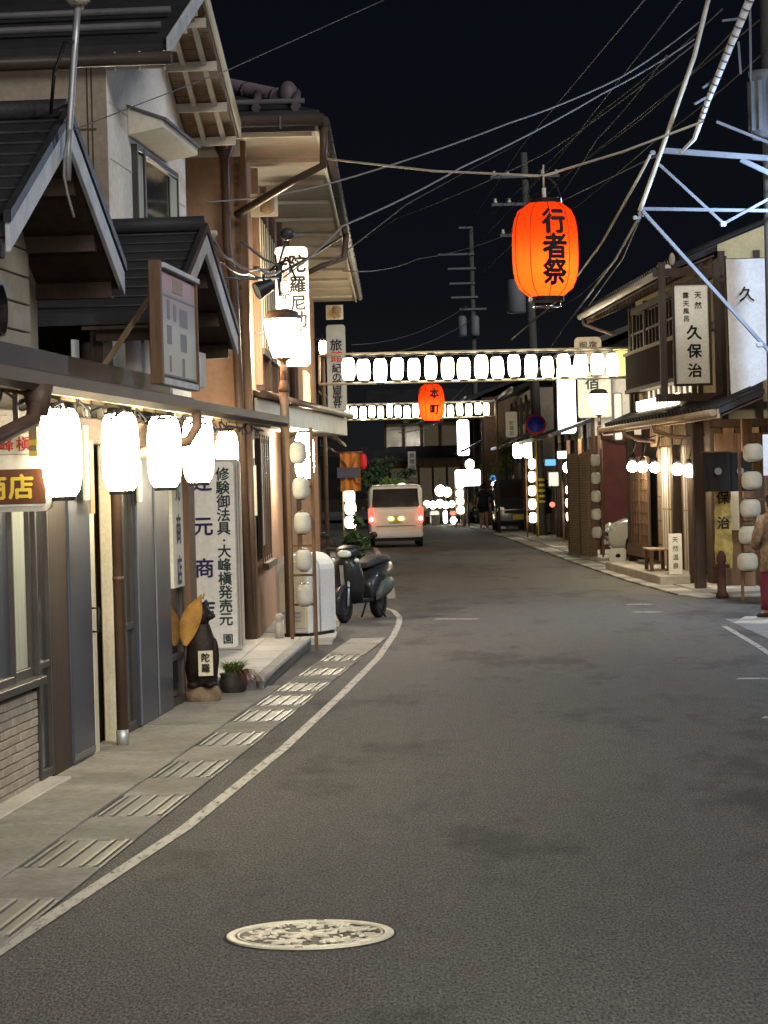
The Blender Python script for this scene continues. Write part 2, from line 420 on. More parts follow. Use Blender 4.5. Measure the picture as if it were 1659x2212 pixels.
# asphalt
def asphalt():
    m = bpy.data.materials.new('asphalt'); m.use_nodes = True; nt = m.node_tree; n = nt.nodes; l = nt.links; b = n['Principled BSDF']
    tc = n.new('ShaderNodeTexCoord')
    def noise(s, d=4, r=.6, st=.3):
        mpn = n.new('ShaderNodeMapping'); mpn.inputs['Scale'].default_value = (1, st, 1); l.new(tc.outputs['Object'], mpn.inputs[0])
        t = n.new('ShaderNodeTexNoise'); t.inputs['Scale'].default_value = s; t.inputs['Detail'].default_value = d; t.inputs['Roughness'].default_value = r; l.new(mpn.outputs[0], t.inputs['Vector']); return t
    def rng(t, a, b2, c, d):
        r = n.new('ShaderNodeMapRange'); r.inputs[1].default_value = a; r.inputs[2].default_value = b2; r.inputs[3].default_value = c; r.inputs[4].default_value = d; l.new(t.outputs[0], r.inputs[0]); return r
    def mul(a, c):
        k = n.new('ShaderNodeMath'); k.operation = 'MULTIPLY'; l.new(a.outputs[0], k.inputs[0]); l.new(c.outputs[0], k.inputs[1]); return k
    spk = rng(noise(85, 3, .8), .36, .64, .15, 1.9)
    mid = rng(noise(9, 6, .78, .25), .3, .7, .82, 1.18)
    big = rng(noise(.5, 5, .6, .12), .34, .66, .88, 1.10)
    stain_shade = rng(noise(.62, 8, .72, .34), .52, .60, 1.0, .52)  # dark worn patches, deepened to stand in for shadow bands on the road
    k = mul(mul(mul(spk, mid), big), stain_shade)
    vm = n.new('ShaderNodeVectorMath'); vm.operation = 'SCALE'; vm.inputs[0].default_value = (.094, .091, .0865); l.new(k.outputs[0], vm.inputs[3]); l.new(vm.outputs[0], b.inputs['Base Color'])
    b.inputs['Roughness'].default_value = .78; b.inputs['Specular IOR Level'].default_value = .22
    bp = n.new('ShaderNodeBump'); bp.inputs['Strength'].default_value = .7; bp.inputs['Distance'].default_value = .012; l.new(noise(90, 2).outputs[0], bp.inputs['Height']); l.new(bp.outputs[0], b.inputs['Normal'])
    MAT['asphalt'] = m
asphalt()
def road_paint():
    m = bpy.data.materials.new('road_paint'); m.use_nodes = True; nt = m.node_tree; n = nt.nodes; l = nt.links; b = n['Principled BSDF']
    tc = n.new('ShaderNodeTexCoord'); t = n.new('ShaderNodeTexNoise'); t.inputs['Scale'].default_value = 11; t.inputs['Detail'].default_value = 9; t.inputs['Roughness'].default_value = .8
    mpn = n.new('ShaderNodeMapping'); mpn.inputs['Scale'].default_value = (1.6, .4, 1); l.new(tc.outputs['Object'], mpn.inputs[0]); l.new(mpn.outputs[0], t.inputs['Vector'])
    r = n.new('ShaderNodeMapRange'); r.inputs[1].default_value = .36; r.inputs[2].default_value = .50; r.inputs[3].default_value = .30; r.inputs[4].default_value = .95; l.new(t.outputs[0], r.inputs[0]); l.new(r.outputs[0], b.inputs['Alpha'])
    b.inputs['Base Color'].default_value = (.40, .385, .35, 1); b.inputs['Roughness'].default_value = .6; MAT['road_paint'] = m
road_paint()
# ---------------------------------------------------------------- frames of the street
L = Frame(-1.9, 20, .078)        # shop row on the left, near
C = Frame(-1.47, 31, .005)       # tall house on the left, farther
RF = Frame(5.0, 43, -.035)       # inn row on the right

# ---------------------------------------------------------------- ground
b = MB(); b.quad((-300, -60, -.03), (300, -60, -.03), (300, 560, -.03), (-300, 560, -.03))
tag(b.build('ground', 'soil'), kind='structure')
b = MB(); nx, ny = 8, 40
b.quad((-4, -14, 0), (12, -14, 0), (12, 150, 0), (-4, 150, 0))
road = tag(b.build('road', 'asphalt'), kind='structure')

def strip(name, pts, w, mat, parent, z=.006):
    pts = [Vector((p[0], p[1], 0)) for p in pts]; vs = []; fs = []
    for i, p in enumerate(pts):
        t = (pts[min(i + 1, len(pts) - 1)] - pts[max(i - 1, 0)]).normalized(); nn = Vector((-t.y, t.x, 0)) * w / 2
        vs += [p + nn + Vector((0, 0, z)), p - nn + Vector((0, 0, z))]
    fs = [(2*i, 2*i+1, 2*i+3, 2*i+2) for i in range(len(pts) - 1)]
    m = MB(); m.add(vs, fs); return m.build(name, mat, parent)
strip('edge_line', [(-2.2, 6), (-1.85, 8.6), (-1.56, 10.95), (-1.11, 14.41), (-.74, 18.48), (-.40, 23.1), (-.10, 27.6), (.08, 31.6), (.15, 33.8), (.17, 35.4), (.1, 37.2), (-.1, 38.6)], .075, 'road_paint', road)
strip('edge_line', [(.08, 41), (.07, 49.2), (-.13, 64), (-.5, 82)], .13, 'road_paint', road)
strip('edge_line', [(3.75, 25.5), (3.86, 28.2), (3.97, 31.6)], .07, 'road_paint', road)
for (a, c, y) in ((940, 1032, 1338), (1355, 1408, 1306), (1372, 1427, 1323), (1592, 1690, 1467), (1648, 1720, 1551)):
    p, q = G(a, y), G(c, y); strip('dash_line', [p, q], .16, 'road_paint', road)

# pavements -----------------------------------------------------------
def fobj(name, F, kind='structure'):
    o = bpy.data.objects.new(name, None); COL.objects.link(o); o.location = (F.ox, F.oy, 0); o.rotation_euler = (0, 0, F.rz); o['kind'] = kind; return o
pav = fobj('pavement_left', L)
b = MB(); b.box(-.48, .48, -.31, .31, 0, .022); slab0 = None
us = -9.2
k = 0
while us < 3.2:
    ln = 1.9
    o = MB().box(.006, ln - .006, -.618, .1, .0, .020 + .004 * ((k * 7) % 3)).build('slab', 'conc', pav, bevel=.006, seg=1, loc=(us, 0, 0))
    us += ln; k += 1
# drain with concrete covers and iron gratings let into it
GRATES = [-8.45, -6.5, -4.56, -2.67, -.71, 1.13, 2.55, 3.95, 5.8, 7.7]
drain = fobj('drain_channel', L)
lo = -9.4
for i, g in enumerate(GRATES + [11.5]):
    hi = g - .5
    n = max(1, round((hi - lo) / .9))
    for j in range(n):
        MB().box(lo + (hi - lo) * j / n + .004, lo + (hi - lo) * (j + 1) / n - .004, -1.03, -.625, 0, .016).build('cover_slab', 'conc', drain, bevel=.005, seg=1)
    lo = g + .5
bar0 = None
for g in GRATES:
    gr = group_empty('grating', drain, (g, -.83, 0))
    MB().box(-.49, .49, -.2, .2, 0, .008).build('grating_bed', 'grate', gr)
    for j, w in enumerate((-.17, -.10, 0, .10, .17)):
        if bar0 is None:
            bar0 = MB().box(-.47, .47, -.009, .009, .002, .019).build('grating_bar', 'grate_bar', gr, loc=(0, w, 0)); 
        else: piece(bar0, gr, (0, w, 0))
# white tiled entrance step
st = tag(bpy.data.objects.new('entrance_step', None), kind='structure'); COL.objects.link(st)
A0, A1, B0, B1 = Vector((-1.10, 23.7, 0)), Vector((-.84, 29.6, 0)), Vector((-1.80, 23.9, 0)), Vector((-1.75, 29.6, 0))
MB().prism([A0, A1, B1, B0], (0, 0, .10)).build('step_base', 'kerb', st, bevel=.01, seg=1)
for i in range(5):
    for j in range(2):
        f = lambda t, s: A0.lerp(A1, t).lerp(B0.lerp(B1, t), s)
        t0, t1, s0, s1 = i / 5 + .004, (i + 1) / 5 - .004, (.13 if j == 0 else .56), (.55 if j == 0 else .99)
        MB().prism([f(t0, s0), f(t1, s0), f(t1, s1), f(t0, s1)], (0, 0, .125)).build('paving_tile', 'tile_white', st, bevel=.006, seg=1)
MB().prism([A0.lerp(B0, .0), A1, A1.lerp(B1, .12), A0.lerp(B0, .12)], (0, 0, .13)).build('kerb_stone', 'conc_pale', st, bevel=.012, seg=1)
# strip of pavement before the tall house
pav2 = tag(bpy.data.objects.new('pavement_house', None), kind='structure'); COL.objects.link(pav2)
y = 29.9
k = 0
while y < 66:
    MB().box(-1.5, -.62 + .02 * (k % 2), y + .008, y + 1.192, 0, .018 + .005 * (k % 3)).build('slab', ('conc', 'conc_pale')[k % 3 == 1], pav2, bevel=.006, seg=1)
    y += 1.2; k += 1
# right pavement: slabs with the drain covers along the road
pr = tag(bpy.data.objects.new('pavement_right', None), kind='structure'); COL.objects.link(pr)
edge = [(38.6, 4.50), (39.6, 4.30), (45.4, 4.05), (54, 3.88), (64, 3.72), (76.5, 3.55), (86.5, 3.27), (104, 2.6)]
def edge_x(y):
    for (a, xa), (c, xc) in zip(edge, edge[1:]):
        if a <= y <= c: return xa + (xc - xa) * (y - a) / (c - a)
    return edge[-1][1]
y = 38.6; k = 0
while y < 100:
    ln = 1.0 if y < 62 else 3.0
    x0, x1 = edge_x(y), edge_x(y + ln)
    MB().prism([(x0, y + .01, 0), (x0 + .42, y + .01, 0), (x1 + .42, y + ln - .01, 0), (x1, y + ln - .01, 0)], (0, 0, .03)).build('cover_slab', 'kerb' if k % 2 else 'conc_pale', pr, bevel=.008, seg=1)
    MB().prism([(x0 + .43, y + .01, 0), (x0 + 1.5, y + .01, 0), (x1 + 1.5, y + ln - .01, 0), (x1 + .43, y + ln - .01, 0)], (0, 0, .045)).build('slab', 'conc_pale' if k % 4 else 'conc', pr, bevel=.008, seg=1)
    y += ln; k += 1
b = MB(); b.prism([G(1610, 1333), G(1700, 1333), G(1700, 1350), G(1585, 1347)], (0, 0, .012)); b.build('stone_strip', 'conc_pale', pr)
b = MB(); b.prism([(4.1, 24, 0), (9, 24, 0), (9, 34, 0), (4.16, 33, 0)], (0, 0, .006)); b.build('apron', 'kerb', pr)

# manhole cover -------------------------------------------------------
mc = G(670, 2021)
mh = thing('manhole_cover', 'round cast-iron manhole cover with flower relief in the road', 'manhole cover', (mc.x, mc.y, 0), R(8))
M('cast_pale', (.66, .62, .48), .4, metal=.1, var=.25, scale=8, fine=.15)
M('cast_dark', (.035, .032, .03), .5, metal=.3, var=.3, scale=8)
MB().lathe([(.3435, .0022), (.353, .0022)], 48, cap=False).build('joint', 'rubber', mh)
b = MB(); b.lathe([(.306, .001), (.306, .009), (.310, .0105), (.338, .0105), (.342, .008), (.343, .001)], 64, smooth=False, cap=False); b.build('rim', 'cast_pale', mh)
b = MB(); b.lathe([(.303, .001), (.303, .004), (.001, .004)], 48, smooth=False, cap=False); b.build('plate', 'cast_dark', mh)
b = MB()
def petal(cx, cyy, ang, ln, wd, z=.004, h=.006, n=8):
    pts = []
    for i in range(n):
        t = i / n * 2 * PI; x = ln / 2 + ln / 2 * math.cos(t); y = wd / 2 * math.sin(t) * (1 - .3 * math.cos(t))
        pts.append((cx + x * math.cos(ang) - y * math.sin(ang), cyy + x * math.sin(ang) + y * math.cos(ang), z))
    b.prism(pts, (0, 0, h))
for (fx, fy, fr) in ((0, 0, .10), (.17, .07, .075), (-.16, .09, .08), (.09, -.17, .07), (-.11, -.15, .07), (.02, .21, .06), (.23, -.09, .055), (-.23, -.03, .055), (.14, .2, .05), (-.13, .22, .05)):
    for i in range(7): petal(fx + .012 * math.cos(i * 2 * PI / 7), fy + .012 * math.sin(i * 2 * PI / 7), i * 2 * PI / 7 + fx * 9, fr, fr * .36)
    b.lathe([(.014, .004), (.012, .010), (.002, .0105)], 8, (fx, fy, 0), cap=False)
rnd = random.Random(3)
for i in range(95):
    a = rnd.uniform(0, 2 * PI); r = .28 * math.sqrt(rnd.random()); petal(r * math.cos(a), r * math.sin(a), rnd.uniform(0, 6.3), rnd.uniform(.02, .05), rnd.uniform(.008, .016), h=.0055)
b.build('relief', 'cast_pale', mh)
b = MB(); b.lathe([(.288, .004), (.290, .0105), (.297, .0105), (.299, .004)], 48, smooth=False, cap=False); b.build('inner_ring', 'cast_pale', mh)
for a in (PI * 1.42, PI * .42): MB().box(-.016, .016, -.012, .012, .006, .0112).build('key_slot', 'black', mh, loc=(.322 * math.cos(a), .322 * math.sin(a), 0))

# cracks and a patch seam in the asphalt
rc = random.Random(21)
for (x, y, a, n_) in ((-.9, 12.4, .3, 9), (2.2, 20, 1.2, 9)):
    pts = []
    for i in range(n_):
        pts.append((x, y)); a += rc.uniform(-.6, .6); x += .09 * math.cos(a); y += .26 * math.sin(a)
    strip('crack', pts, .006, 'rubber', road, .0025)
strip('patch_seam', [(.2, 15.2), (2.6, 15.0), (2.75, 18.9)], .007, 'rubber', road, .0025)
# ================================================================ LEFT: timber shop row
shop = fthing('timber_shop', 'low timber shop with dark sliding doors, twin gables and a long lit eave', 'shop', L)
U = lambda px, w=0, py=1330: L.hit(px, py, w)[0]
EZ = 2.375
# body behind the front
b = MB(); b.box(-9.5, 2.9, .12, 4.5, -.02, 2.75); b.build('wall', 'wood_dark', shop)
MB().box(2.9, 8.6, .95, 4.5, -.02, 2.9).build('porch_wall', 'wall_orange', shop)
# brick dado under the window
u0, u1 = -9.2, U(76)
b = MB(); b.box(u0, u1, .03, .11, 0, .64); dado = b.build('dado', 'mortar', shop)
b0 = None; rw = 0; z = .015
rnd = random.Random(5)
while z < .6:
    uu = -5.6 + (.10 if rw % 2 else 0)
    while uu < u1 - .02:
        ln = min(.205, u1 - uu - .004)
        if b0 is None and ln > .2: b0 = MB().box(0, .197, -.012, .03, 0, .046).build('brick', 'brick', dado, bevel=.003, seg=1, loc=(uu, .012, z))
        elif ln > .05: piece(b0, dado, (uu, .012 + rnd.uniform(-.003, .003), z), scale=(ln / .205, 1, 1))
        uu += .205
    z += .0535; rw += 1
MB().box(u0, u1 + .02, -.06, .11, .64, .69).build('window_sill', 'frame_dark', shop, bevel=.005, seg=1)
MB().box(u0, U(98), -.14, .02, .0, .035).build('plinth', 'conc_pale', shop, bevel=.008, seg=1)
# window above the dado
def framed(name, ua, ub, za, zb, mat, w=0.03, fw=.035, fmat='frame_dark', parent=shop, rails=()):
    g = group_empty(name, parent, (0, 0, 0))
    f = MB(); f.box(ua, ua + fw, w - .035, w + .03, za, zb); f.box(ub - fw, ub, w - .035, w + .03, za, zb)
    f.box(ua + fw, ub - fw, w - .034, w + .029, za, za + fw * 1.3); f.box(ua + fw, ub - fw, w - .034, w + .029, zb - fw, zb)
    for r in rails: f.box(ua + fw, ub - fw, w - .033, w + .028, r, r + fw)
    f.build('frame', fmat, g, bevel=.004, seg=1)
    MB().box(ua + fw * .6, ub - fw * .6, w - .008, w + .006, za + fw, zb - fw * .6).build('pane', mat, g)
    return g
framed('window', U(-120), U(-38), .69, 2.12, 'glass_dark')
framed('window', U(-40), U(31), .69, 2.12, 'panel_slate')
framed('window', U(31), U(75), .69, 2.12, 'curtain', w=.05, fw=.045)
framed('door', U(79), U(108), .03, 2.12, 'glass_dark', w=.03, fw=.045, rails=(.72,))
MB().box(U(86), U(92), .042, .05, .8, 2.05).build('curtain', 'curtain', shop)
MB().box(U(108), U(146), -.005, .1, 0, 2.35).build('post', 'wood_dark', shop, bevel=.006, seg=1)
door = group_empty('door', shop)
MB().box(U(147), U(193), -.02, .03, .03, 2.12).build('leaf', 'panel_slate', door, bevel=.006, seg=1)
MB().box(U(147) + .02, U(193) - .02, -.026, -.018, .05, .085).build('bottom_rail', 'grate_bar', door)
b = MB(); b.tube([(U(190), -.03, 1.02), (U(190), -.075, 1.02), (U(190), -.075, .86), (U(190), -.03, .86)], .009, 6); b.build('handle', 'black', door)
MB().box(U(198), U(207), -.005, .08, 0, 2.4).build('post', 'paint_cream', shop, bevel=.008, seg=1)
dp = group_empty('downpipe', shop)
b = MB(); b.tube([(U(227), -.10, .09), (U(227), -.10, 2.05), (U(222), -.3, 2.3)], .038, 12); b.build('pipe', 'pipe_brown', dp)
b = MB(); b.tube([(U(227), -.10, .02), (U(227), -.10, .13)], .044, 12); b.build('collar', 'steel', dp)
b = MB(); b.tube([(U(227), -.10, 1.18), (U(227), -.10, 1.21)], .042, 12); b.build('clip', 'pipe_brown', dp)
MB().box(U(243), U(249), -.005, .08, 0, 2.4).build('post', 'paint_cream', shop, bevel=.008, seg=1)
MB().box(U(254), U(260), -.04, .08, 0, 2.3).build('post', 'wood_dark', shop)
framed('door', U(260), U(291), .03, 2.12, 'glass_dark', fw=.05, rails=(.78,))
for a, c in ((293, 331), (332, 365)):
    d = group_empty('door', shop)
    MB().box(U(a), U(c), -.02, .03, .03, 2.12).build('leaf', 'panel_slate', d, bevel=.006, seg=1)
    MB().box(U(a) + .01, U(a) + .04, -.03, -.021, .05, 2.1).build('stile', 'steel_paint', d)
framed('door', U(365), U(396), .03, 2.12, 'glass_dark', fw=.05, rails=(.40,))
po = MB().box(U(369), U(392), -.035, -.006, 1.0, 2.02).build('poster', 'poster', shop)
b = MB(); letters(b, '元商店', U(381), 1.82, .26, .34, bold=.02, y=-.0385); b.build('lettering', 'ink_blue', po)
MB().box(U(397), U(412), -.06, .1, 0, 2.4).build('post', 'wood_brown', shop, bevel=.006, seg=1)
MB().box(2.95, 3.0, .11, .95, 0, 2.5).build('porch_side', 'wood_brown', shop)
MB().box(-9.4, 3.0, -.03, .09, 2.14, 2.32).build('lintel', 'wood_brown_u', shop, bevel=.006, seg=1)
# small notice boards under the eave
for (px, py, h, m) in ((185, 1000, .5, 'poster'), (300, 1040, .3, 'poster'), (196, 1030, .5, 'wood_tan')):
    uu, zz = L.hit(px, py, -.06); MB().box(uu - .07, uu + .07, -.07, -.052, zz - h / 2, zz + h / 2).build('notice_board', m, shop)
# eave: soffit, rafters, roof sheet, fascia, gutter
b = MB(); b.prism([(-9.5, -.58, EZ - .0), (-9.5, .14, EZ + .16), (-9.5, .14, EZ + .20), (-9.5, -.58, EZ + .03)], (14.2, 0, 0)); b.build('soffit', 'soffit_pale', shop)
b = MB(); b.prism([(-9.5, -.62, EZ + .02), (-9.5, .75, EZ + .20), (-9.5, .75, EZ + .24), (-9.5, -.62, EZ + .05)], (14.2, 0, 0)); b.build('eave_roof', 'awning', shop)
raf = None
for i in range(30):
    uu = -9 + i * .455
    if raf is None: raf = MB().prism([(0, -.57, -.05), (0, .12, .11), (0, .12, .165), (0, -.57, .0)], (.045, 0, 0)).build('rafter', 'soffit', shop, loc=(uu, 0, EZ))
    else: piece(raf, shop, (uu, 0, EZ))
MB().box(-9.5, 4.7, -.615, -.585, EZ - .03, EZ + .07).build('fascia', 'paint_cream', shop, bevel=.004, seg=1)
b = MB()
prof = [(-.69, .06), (-.685, .0), (-.655, -.03), (-.625, .0), (-.62, .06), (-.632, .055), (-.636, .008), (-.655, -.016), (-.674, .008), (-.678, .055)]
b.loft([[(uu, w, EZ + z) for w, z in prof] for uu in (-9.5, -4, 0, 4.75)], smooth=False); b.build('gutter', 'frame_brown', shop)
b = MB(); uA = L.hit(425, 855, -.66)[0]
b.tube([(uA, -.655, EZ - .01), (uA, -.655, EZ - .12), (uA - .05, -.6, EZ - .22), (uA - .5, -.25, EZ - .32), (uA - .55, -.08, EZ - .4)], .036, 8); b.build('rain_pipe', 'pipe_brown', shop)
b = MB(); uA = L.hit(62, 880, -.66)[0]
b.tube([(uA + .25, -.655, EZ - .02), (uA + .18, -.64, EZ - .18), (uA - .3, -.5, EZ - .3), (uA - 1.4, -.3, EZ - .42)], .04, 8); b.lathe([(.05, -.16), (.085, 0)], 8, (uA + .25, -.655, EZ)); b.build('rain_pipe', 'pipe_brown', shop)
MB().box(-9.5, L.hit(420, 850, -.5)[0], -.50, -.45, EZ + .06, EZ + .115).build('ridge_board', 'wood_brown_u', shop, bevel=.01, seg=1)
# clutter of cable along the eave
b = MB(); pts = []
for i in range(90):
    uu = -8 + i * .13; pts.append((uu, -.57 + .02 * math.sin(i * 2.1), EZ - .05 - .05 * abs(math.sin(i * .63)) - .02 * math.sin(i * 1.7)))
b.tube(pts, .008, 5); b.build('cable', 'wire', shop)
for i in range(14):
    uu = -8 + i * .87; b = MB()
    b.tube([(uu + .22 * math.sin(t / 8 * PI * 2) * .5, -.56, EZ - .07 - .06 * (1 - math.cos(t / 8 * PI * 2)) / 2) for t in range(9)], .006, 5); b.build('cable_loop', 'wire', shop)

# ---- the two cross gables
def gable(name, wv, apex, far, depth, wwall, planks, wr=None):
    g = group_empty(name, shop)
    ua, za = L.hit(*apex, wv); uf, zf = L.hit(*far, wv)
    hw = uf - ua; un = ua - hw; sl = (za - zf) / hw
    def zroof(u): return za - sl * abs(u - ua)
    th = .10
    b = MB()
    for s in (-1, 1):
        e = ua + s * hw
        b.prism([(ua, wv, za), (e, wv, zf), (e, wv, zf - th), (ua, wv, za - th)], (0, depth, 0))
    b.build('roof_slope', 'roof', g)
    # tile courses on both slopes
    n = 9
    for s in (-1, 1):
        for i in range(n):
            t = (i + .5) / n; uu = ua + s * hw * t; zz = za - sl * hw * t
            b = MB(); b.tube([(uu, wv + .02, zz + .008), (uu, wv + depth - .02, zz + .008)], .014, 5); b.build('tile_course', 'roof', g)
    b = MB(); b.tube([(ua, wv - .02, za + .05), (ua, wv + depth, za + .05)], .075, 8); b.build('ridge_tile', 'roof', g)
    for s in (-1, 1):
        e = ua + s * hw
        b = MB(); b.prism([(ua, wv - .035, za - .02), (e + s * .03, wv - .035, zf - .02), (e + s * .03, wv - .035, zf - .2), (ua, wv - .035, za - .2)], (0, .033, 0)); b.build('bargeboard', 'barge', g, bevel=.005, seg=1)
        b = MB(); b.prism([(ua, wv - .05, za + .06), (e + s * .05, wv - .05, zf + .06), (e + s * .05, wv - .05, zf - .015), (ua, wv - .05, za - .015)], (0, .05, 0)); b.build('verge_cap', 'roof', g)
        b = MB(); b.prism([(ua, wv + .01, za - th - .015), (e, wv + .01, zf - th - .015), (e, wv + .01, zf - th - .04), (ua, wv + .01, za - th - .04)], (0, wwall - wv + .2, 0)); b.build('soffit_board', 'wood_dark', g)
        # purlins under the verge
        for t in (.25, .62, .95):
            uu = ua + s * hw * t; zz = za - sl * hw * t - th - .07
            MB().box(uu - .05, uu + .05, wv + .04, wwall + .1, zz - .10, zz + .02).build('purlin', 'wood_dark', g)
    MB().prism([(ua, wwall + .06, za - th - .06), (uf - .1, wwall + .06, zf - th), (uf - .1, wwall + .06, EZ + .2), (un + .1, wwall + .06, EZ + .2), (un + .1, wwall + .06, zf - th)], (0, .1, 0)).build('gable_wall', 'wood_dark' if not planks else 'siding', g)
    return g, ua, un, uf, za, zf, sl, zroof, th
g1, ua, un, uf, za, zf, sl, zroof, th = gable('gable', .15, (140, 252), (258, 582), 3.4, .72, True)
# siding boards under the near gable
z = EZ + .22; k = 0
while z < za - .35:
    h = .205; zt = z + h - .012
    hw2 = min(uf - .55, ua + (za - th - .05 - zt) / sl) - ua
    if hw2 < .15: break
    n0 = max(un + .1, ua - hw2)
    MB().prism([(n0, .70, z), (ua + min(uf - .75 - ua, hw2 + .18), .70, z), (ua + min(uf - .75 - ua, hw2), .70, zt), (n0, .70, zt)], (0, .055, 0)).build('siding_board', 'siding', g1, bevel=.006, seg=1)
    z += h; k += 1
# round vent ring at the left edge of the boarded wall
uu, zz = L.hit(-4, 668, .66); b = MB(); b.lathe([(.16, -.03), (.17, .03), (.19, .03), (.19, -.03)], 24, cap=False, smooth=False); b.tf(Matrix.Translation((uu, .66, zz)) @ Matrix.Rotation(PI / 2, 4, 'X')); b.build('vent_ring', 'black', g1)
g2, *_ = gable('gable', -.10, (437, 497), (505, 722), 1.6, .42, False)
# pale panels (old posters and glass) between the gables, seen under the roofs
for (px, py, w_, h_, w, m) in ((168, 805, .16, .5, .45, 'barge'), (262, 783, .40, .32, .25, 'barge'), (318, 770, .22, .45, .2, 'barge'), (440, 800, .3, .3, -.1, 'barge')):
    uu, zz = L.hit(px, py, w); MB().box(uu - w_ / 2, uu + w_ / 2, w, w + .03, max(EZ + .1, zz - h_ / 2), zz + h_ / 2).build('wall_panel', m, shop)
# service mast on the near gable
ms = group_empty('service_mast', shop)
pt = [Vector(P(168, 12, 18.3)), Vector(P(160, 120, 18.3)), Vector(P(148, 310, 18.3)), Vector(P(146, 390, 18.3))]
pts = [L.loc(p) for p in pt]
b = MB(); b.tube(pts, .024, 8); b.build('pipe', 'steel', ms)
b = MB(); b.lathe([(.05, 0), (.085, .03), (.09, .07), (.03, .12)], 10, pts[0]); b.ball(pts[0] + Vector((.06, 0, .0)), .035); b.ball(pts[0] + Vector((-.06, 0, .04)), .03); b.build('weatherhead', 'soffit_pale', ms)
a = L.loc(P(162, 90, 18.3)); b = MB(); b.tube([a, a + Vector((-.1, .05, -.02)), a + Vector((-.25, .1, -.25)), a + Vector((-.15, .15, -.5)), a + Vector((0.02, .05, -.42))], .014, 6); b.build('cable', 'black', ms)
b = MB(); b.tube([L.loc(P(152, 280, 18.2)), L.loc(P(140, 330, 18.2)), L.loc(P(138, 380, 18.2)), L.loc(P(146, 420, 18.2)), L.loc(P(160, 470, 18.2))], .010, 6); b.build('cable', 'wire_pale', ms)

# ---- lit paper lanterns under the eave
def lantern_profile(w, h, k=.62):
    r = w / 2; pr = [(r * k, -h / 2)]
    for i in range(1, 12):
        t = -1 + 2 * i / 12
        pr.append((r * (k + (1 - k) * (1 - abs(t) ** 3.2) ** .6), t * h / 2))
    return pr + [(r * k, h / 2)]
def make_lantern(name, label, w, h, mat, loc, group, cat='lantern', cord=.12, ribs=False):
    o = thing(name, label, cat, loc, 0, group)
    b = MB(); b.lathe(lantern_profile(w, h), 20, cap=False); b.build('shade', mat, o)
    for s in (-1, 1):
        b = MB(); b.lathe([(w * .28, -.012), (w * .33, -.012), (w * .33, .022), (w * .28, .022)], 16, (0, 0, s * (h / 2 + .006)), smooth=False, cap=False); b.lathe([(w * .3, .0), (.001, .0)], 16, (0, 0, s * (h / 2 + .004)), cap=False); b.build('ring', 'black', o)
    b = MB(); b.tube([(0, 0, h / 2 + .015), (0, 0, h / 2 + cord)], .006, 5); b.build('cord', 'black', o)
    return o
lw, lh = .235, .50
lbl = ['lit cream paper lantern under the eave by the hanging shop sign', 'lit cream paper lantern under the eave beside the brown downpipe', 'lit cream paper lantern under the eave between the drainpipe lantern and the bent rain pipe', 'lit cream paper lantern hanging directly below the bent rain pipe', 'lit cream paper lantern at the end of the eave above the tall white sign']
first = None
for i, (px, py) in enumerate(((131, 978), (260, 976), (355, 976), (428, 972), (491, 982))):
    u_, z_ = L.hit(px, py, -.50)
    p = L.w(u_, -.50, z_) if i < 4 else P(491, 982, 28.4)
    if first is None: first = make_lantern('paper_lantern', lbl[0], lw, lh, 'lit_lantern', p, 'lit lanterns under the shop eave')
    else: dup(first, p, label=lbl[i])

# ---- hanging shop sign at the left edge
Y = 14.9; p = P(55, 1015, Y); s = SC(Y)
sg = thing('hanging_sign', 'white and brown hanging shop sign with red and yellow lettering', 'sign', (p.x - .35, Y, p.z))
W2, H2 = .36 + .28, (1105 - 925) / s / 2
b = MB()
def rrect(x0, x1, z0, z1, r, n=5):
    pts = []
    for (cx, cz, a0) in ((x1 - r, z1 - r, 0), (x0 + r, z1 - r, PI / 2), (x0 + r, z0 + r, PI), (x1 - r, z0 + r, 1.5 * PI)):
        for i in range(n + 1): a = a0 + PI / 2 * i / n; pts.append((cx + r * math.cos(a), 0, cz + r * math.sin(a)))
    return pts
b.prism(rrect(-.6, .49, -H2, H2, .05), (0, .09, 0)); b.build('box', 'sign_frame', sg)
b = MB(); b.prism([(x, -.006, z) for x, _, z in rrect(-.57, .46, -H2 + .03, H2 - .03, .035)], (0, .004, 0)); b.build('face', 'sign_white', sg)
b = MB(); b.prism([(-.57, -.009, -.19), (.46, -.009, -.19), (.46, -.009, .005), (-.57, -.009, .005)], (0, .002, 0)); b.build('band', 'sign_brown', sg)
MB().box(-.57, .46, -.0095, -.0065, .085, .089).build('rule', 'ink_grey', sg)
b = MB(); letters(b, '辻元商店', -.42, -.092, .145, .148 * 1.0, True, bold=.03, y=-.0125)
b.v = [(x + .30, y, z) for x, y, z in b.v]; b.build('lettering', 'ink_yellow', sg)
b = MB(); letters(b, '大峰槇', .155, .145, .085, .095, True, bold=.02, y=-.0125); b.build('lettering', 'ink_red', sg)
for x in (-.3, .3): MB().bar((x, .04, H2), (x, .04, H2 + .22), .03, .03).build('hanger', 'iron', sg)
pt = P(71, 950, 14.6); t = thing('paper_tag', 'small brown paper tag strip hanging before the hanging shop sign', 'tag', (pt.x, 14.6, pt.z))
b = MB(); b.box(-.022, .022, -.003, .003, -.09, .09); b.build('strip', 'wood_tan', t)
b = MB(); b.box(-.023, .023, -.0045, .0045, -.09, -.06); b.box(-.023, .023, -.0045, .0045, -.03, 0.0); b.build('band', 'ink_yellow', t)
b = MB(); b.tube([(0, 0, .09), (0, 0, .14), (.02, .05, .2)], .004, 5); b.build('string', 'wire', t)

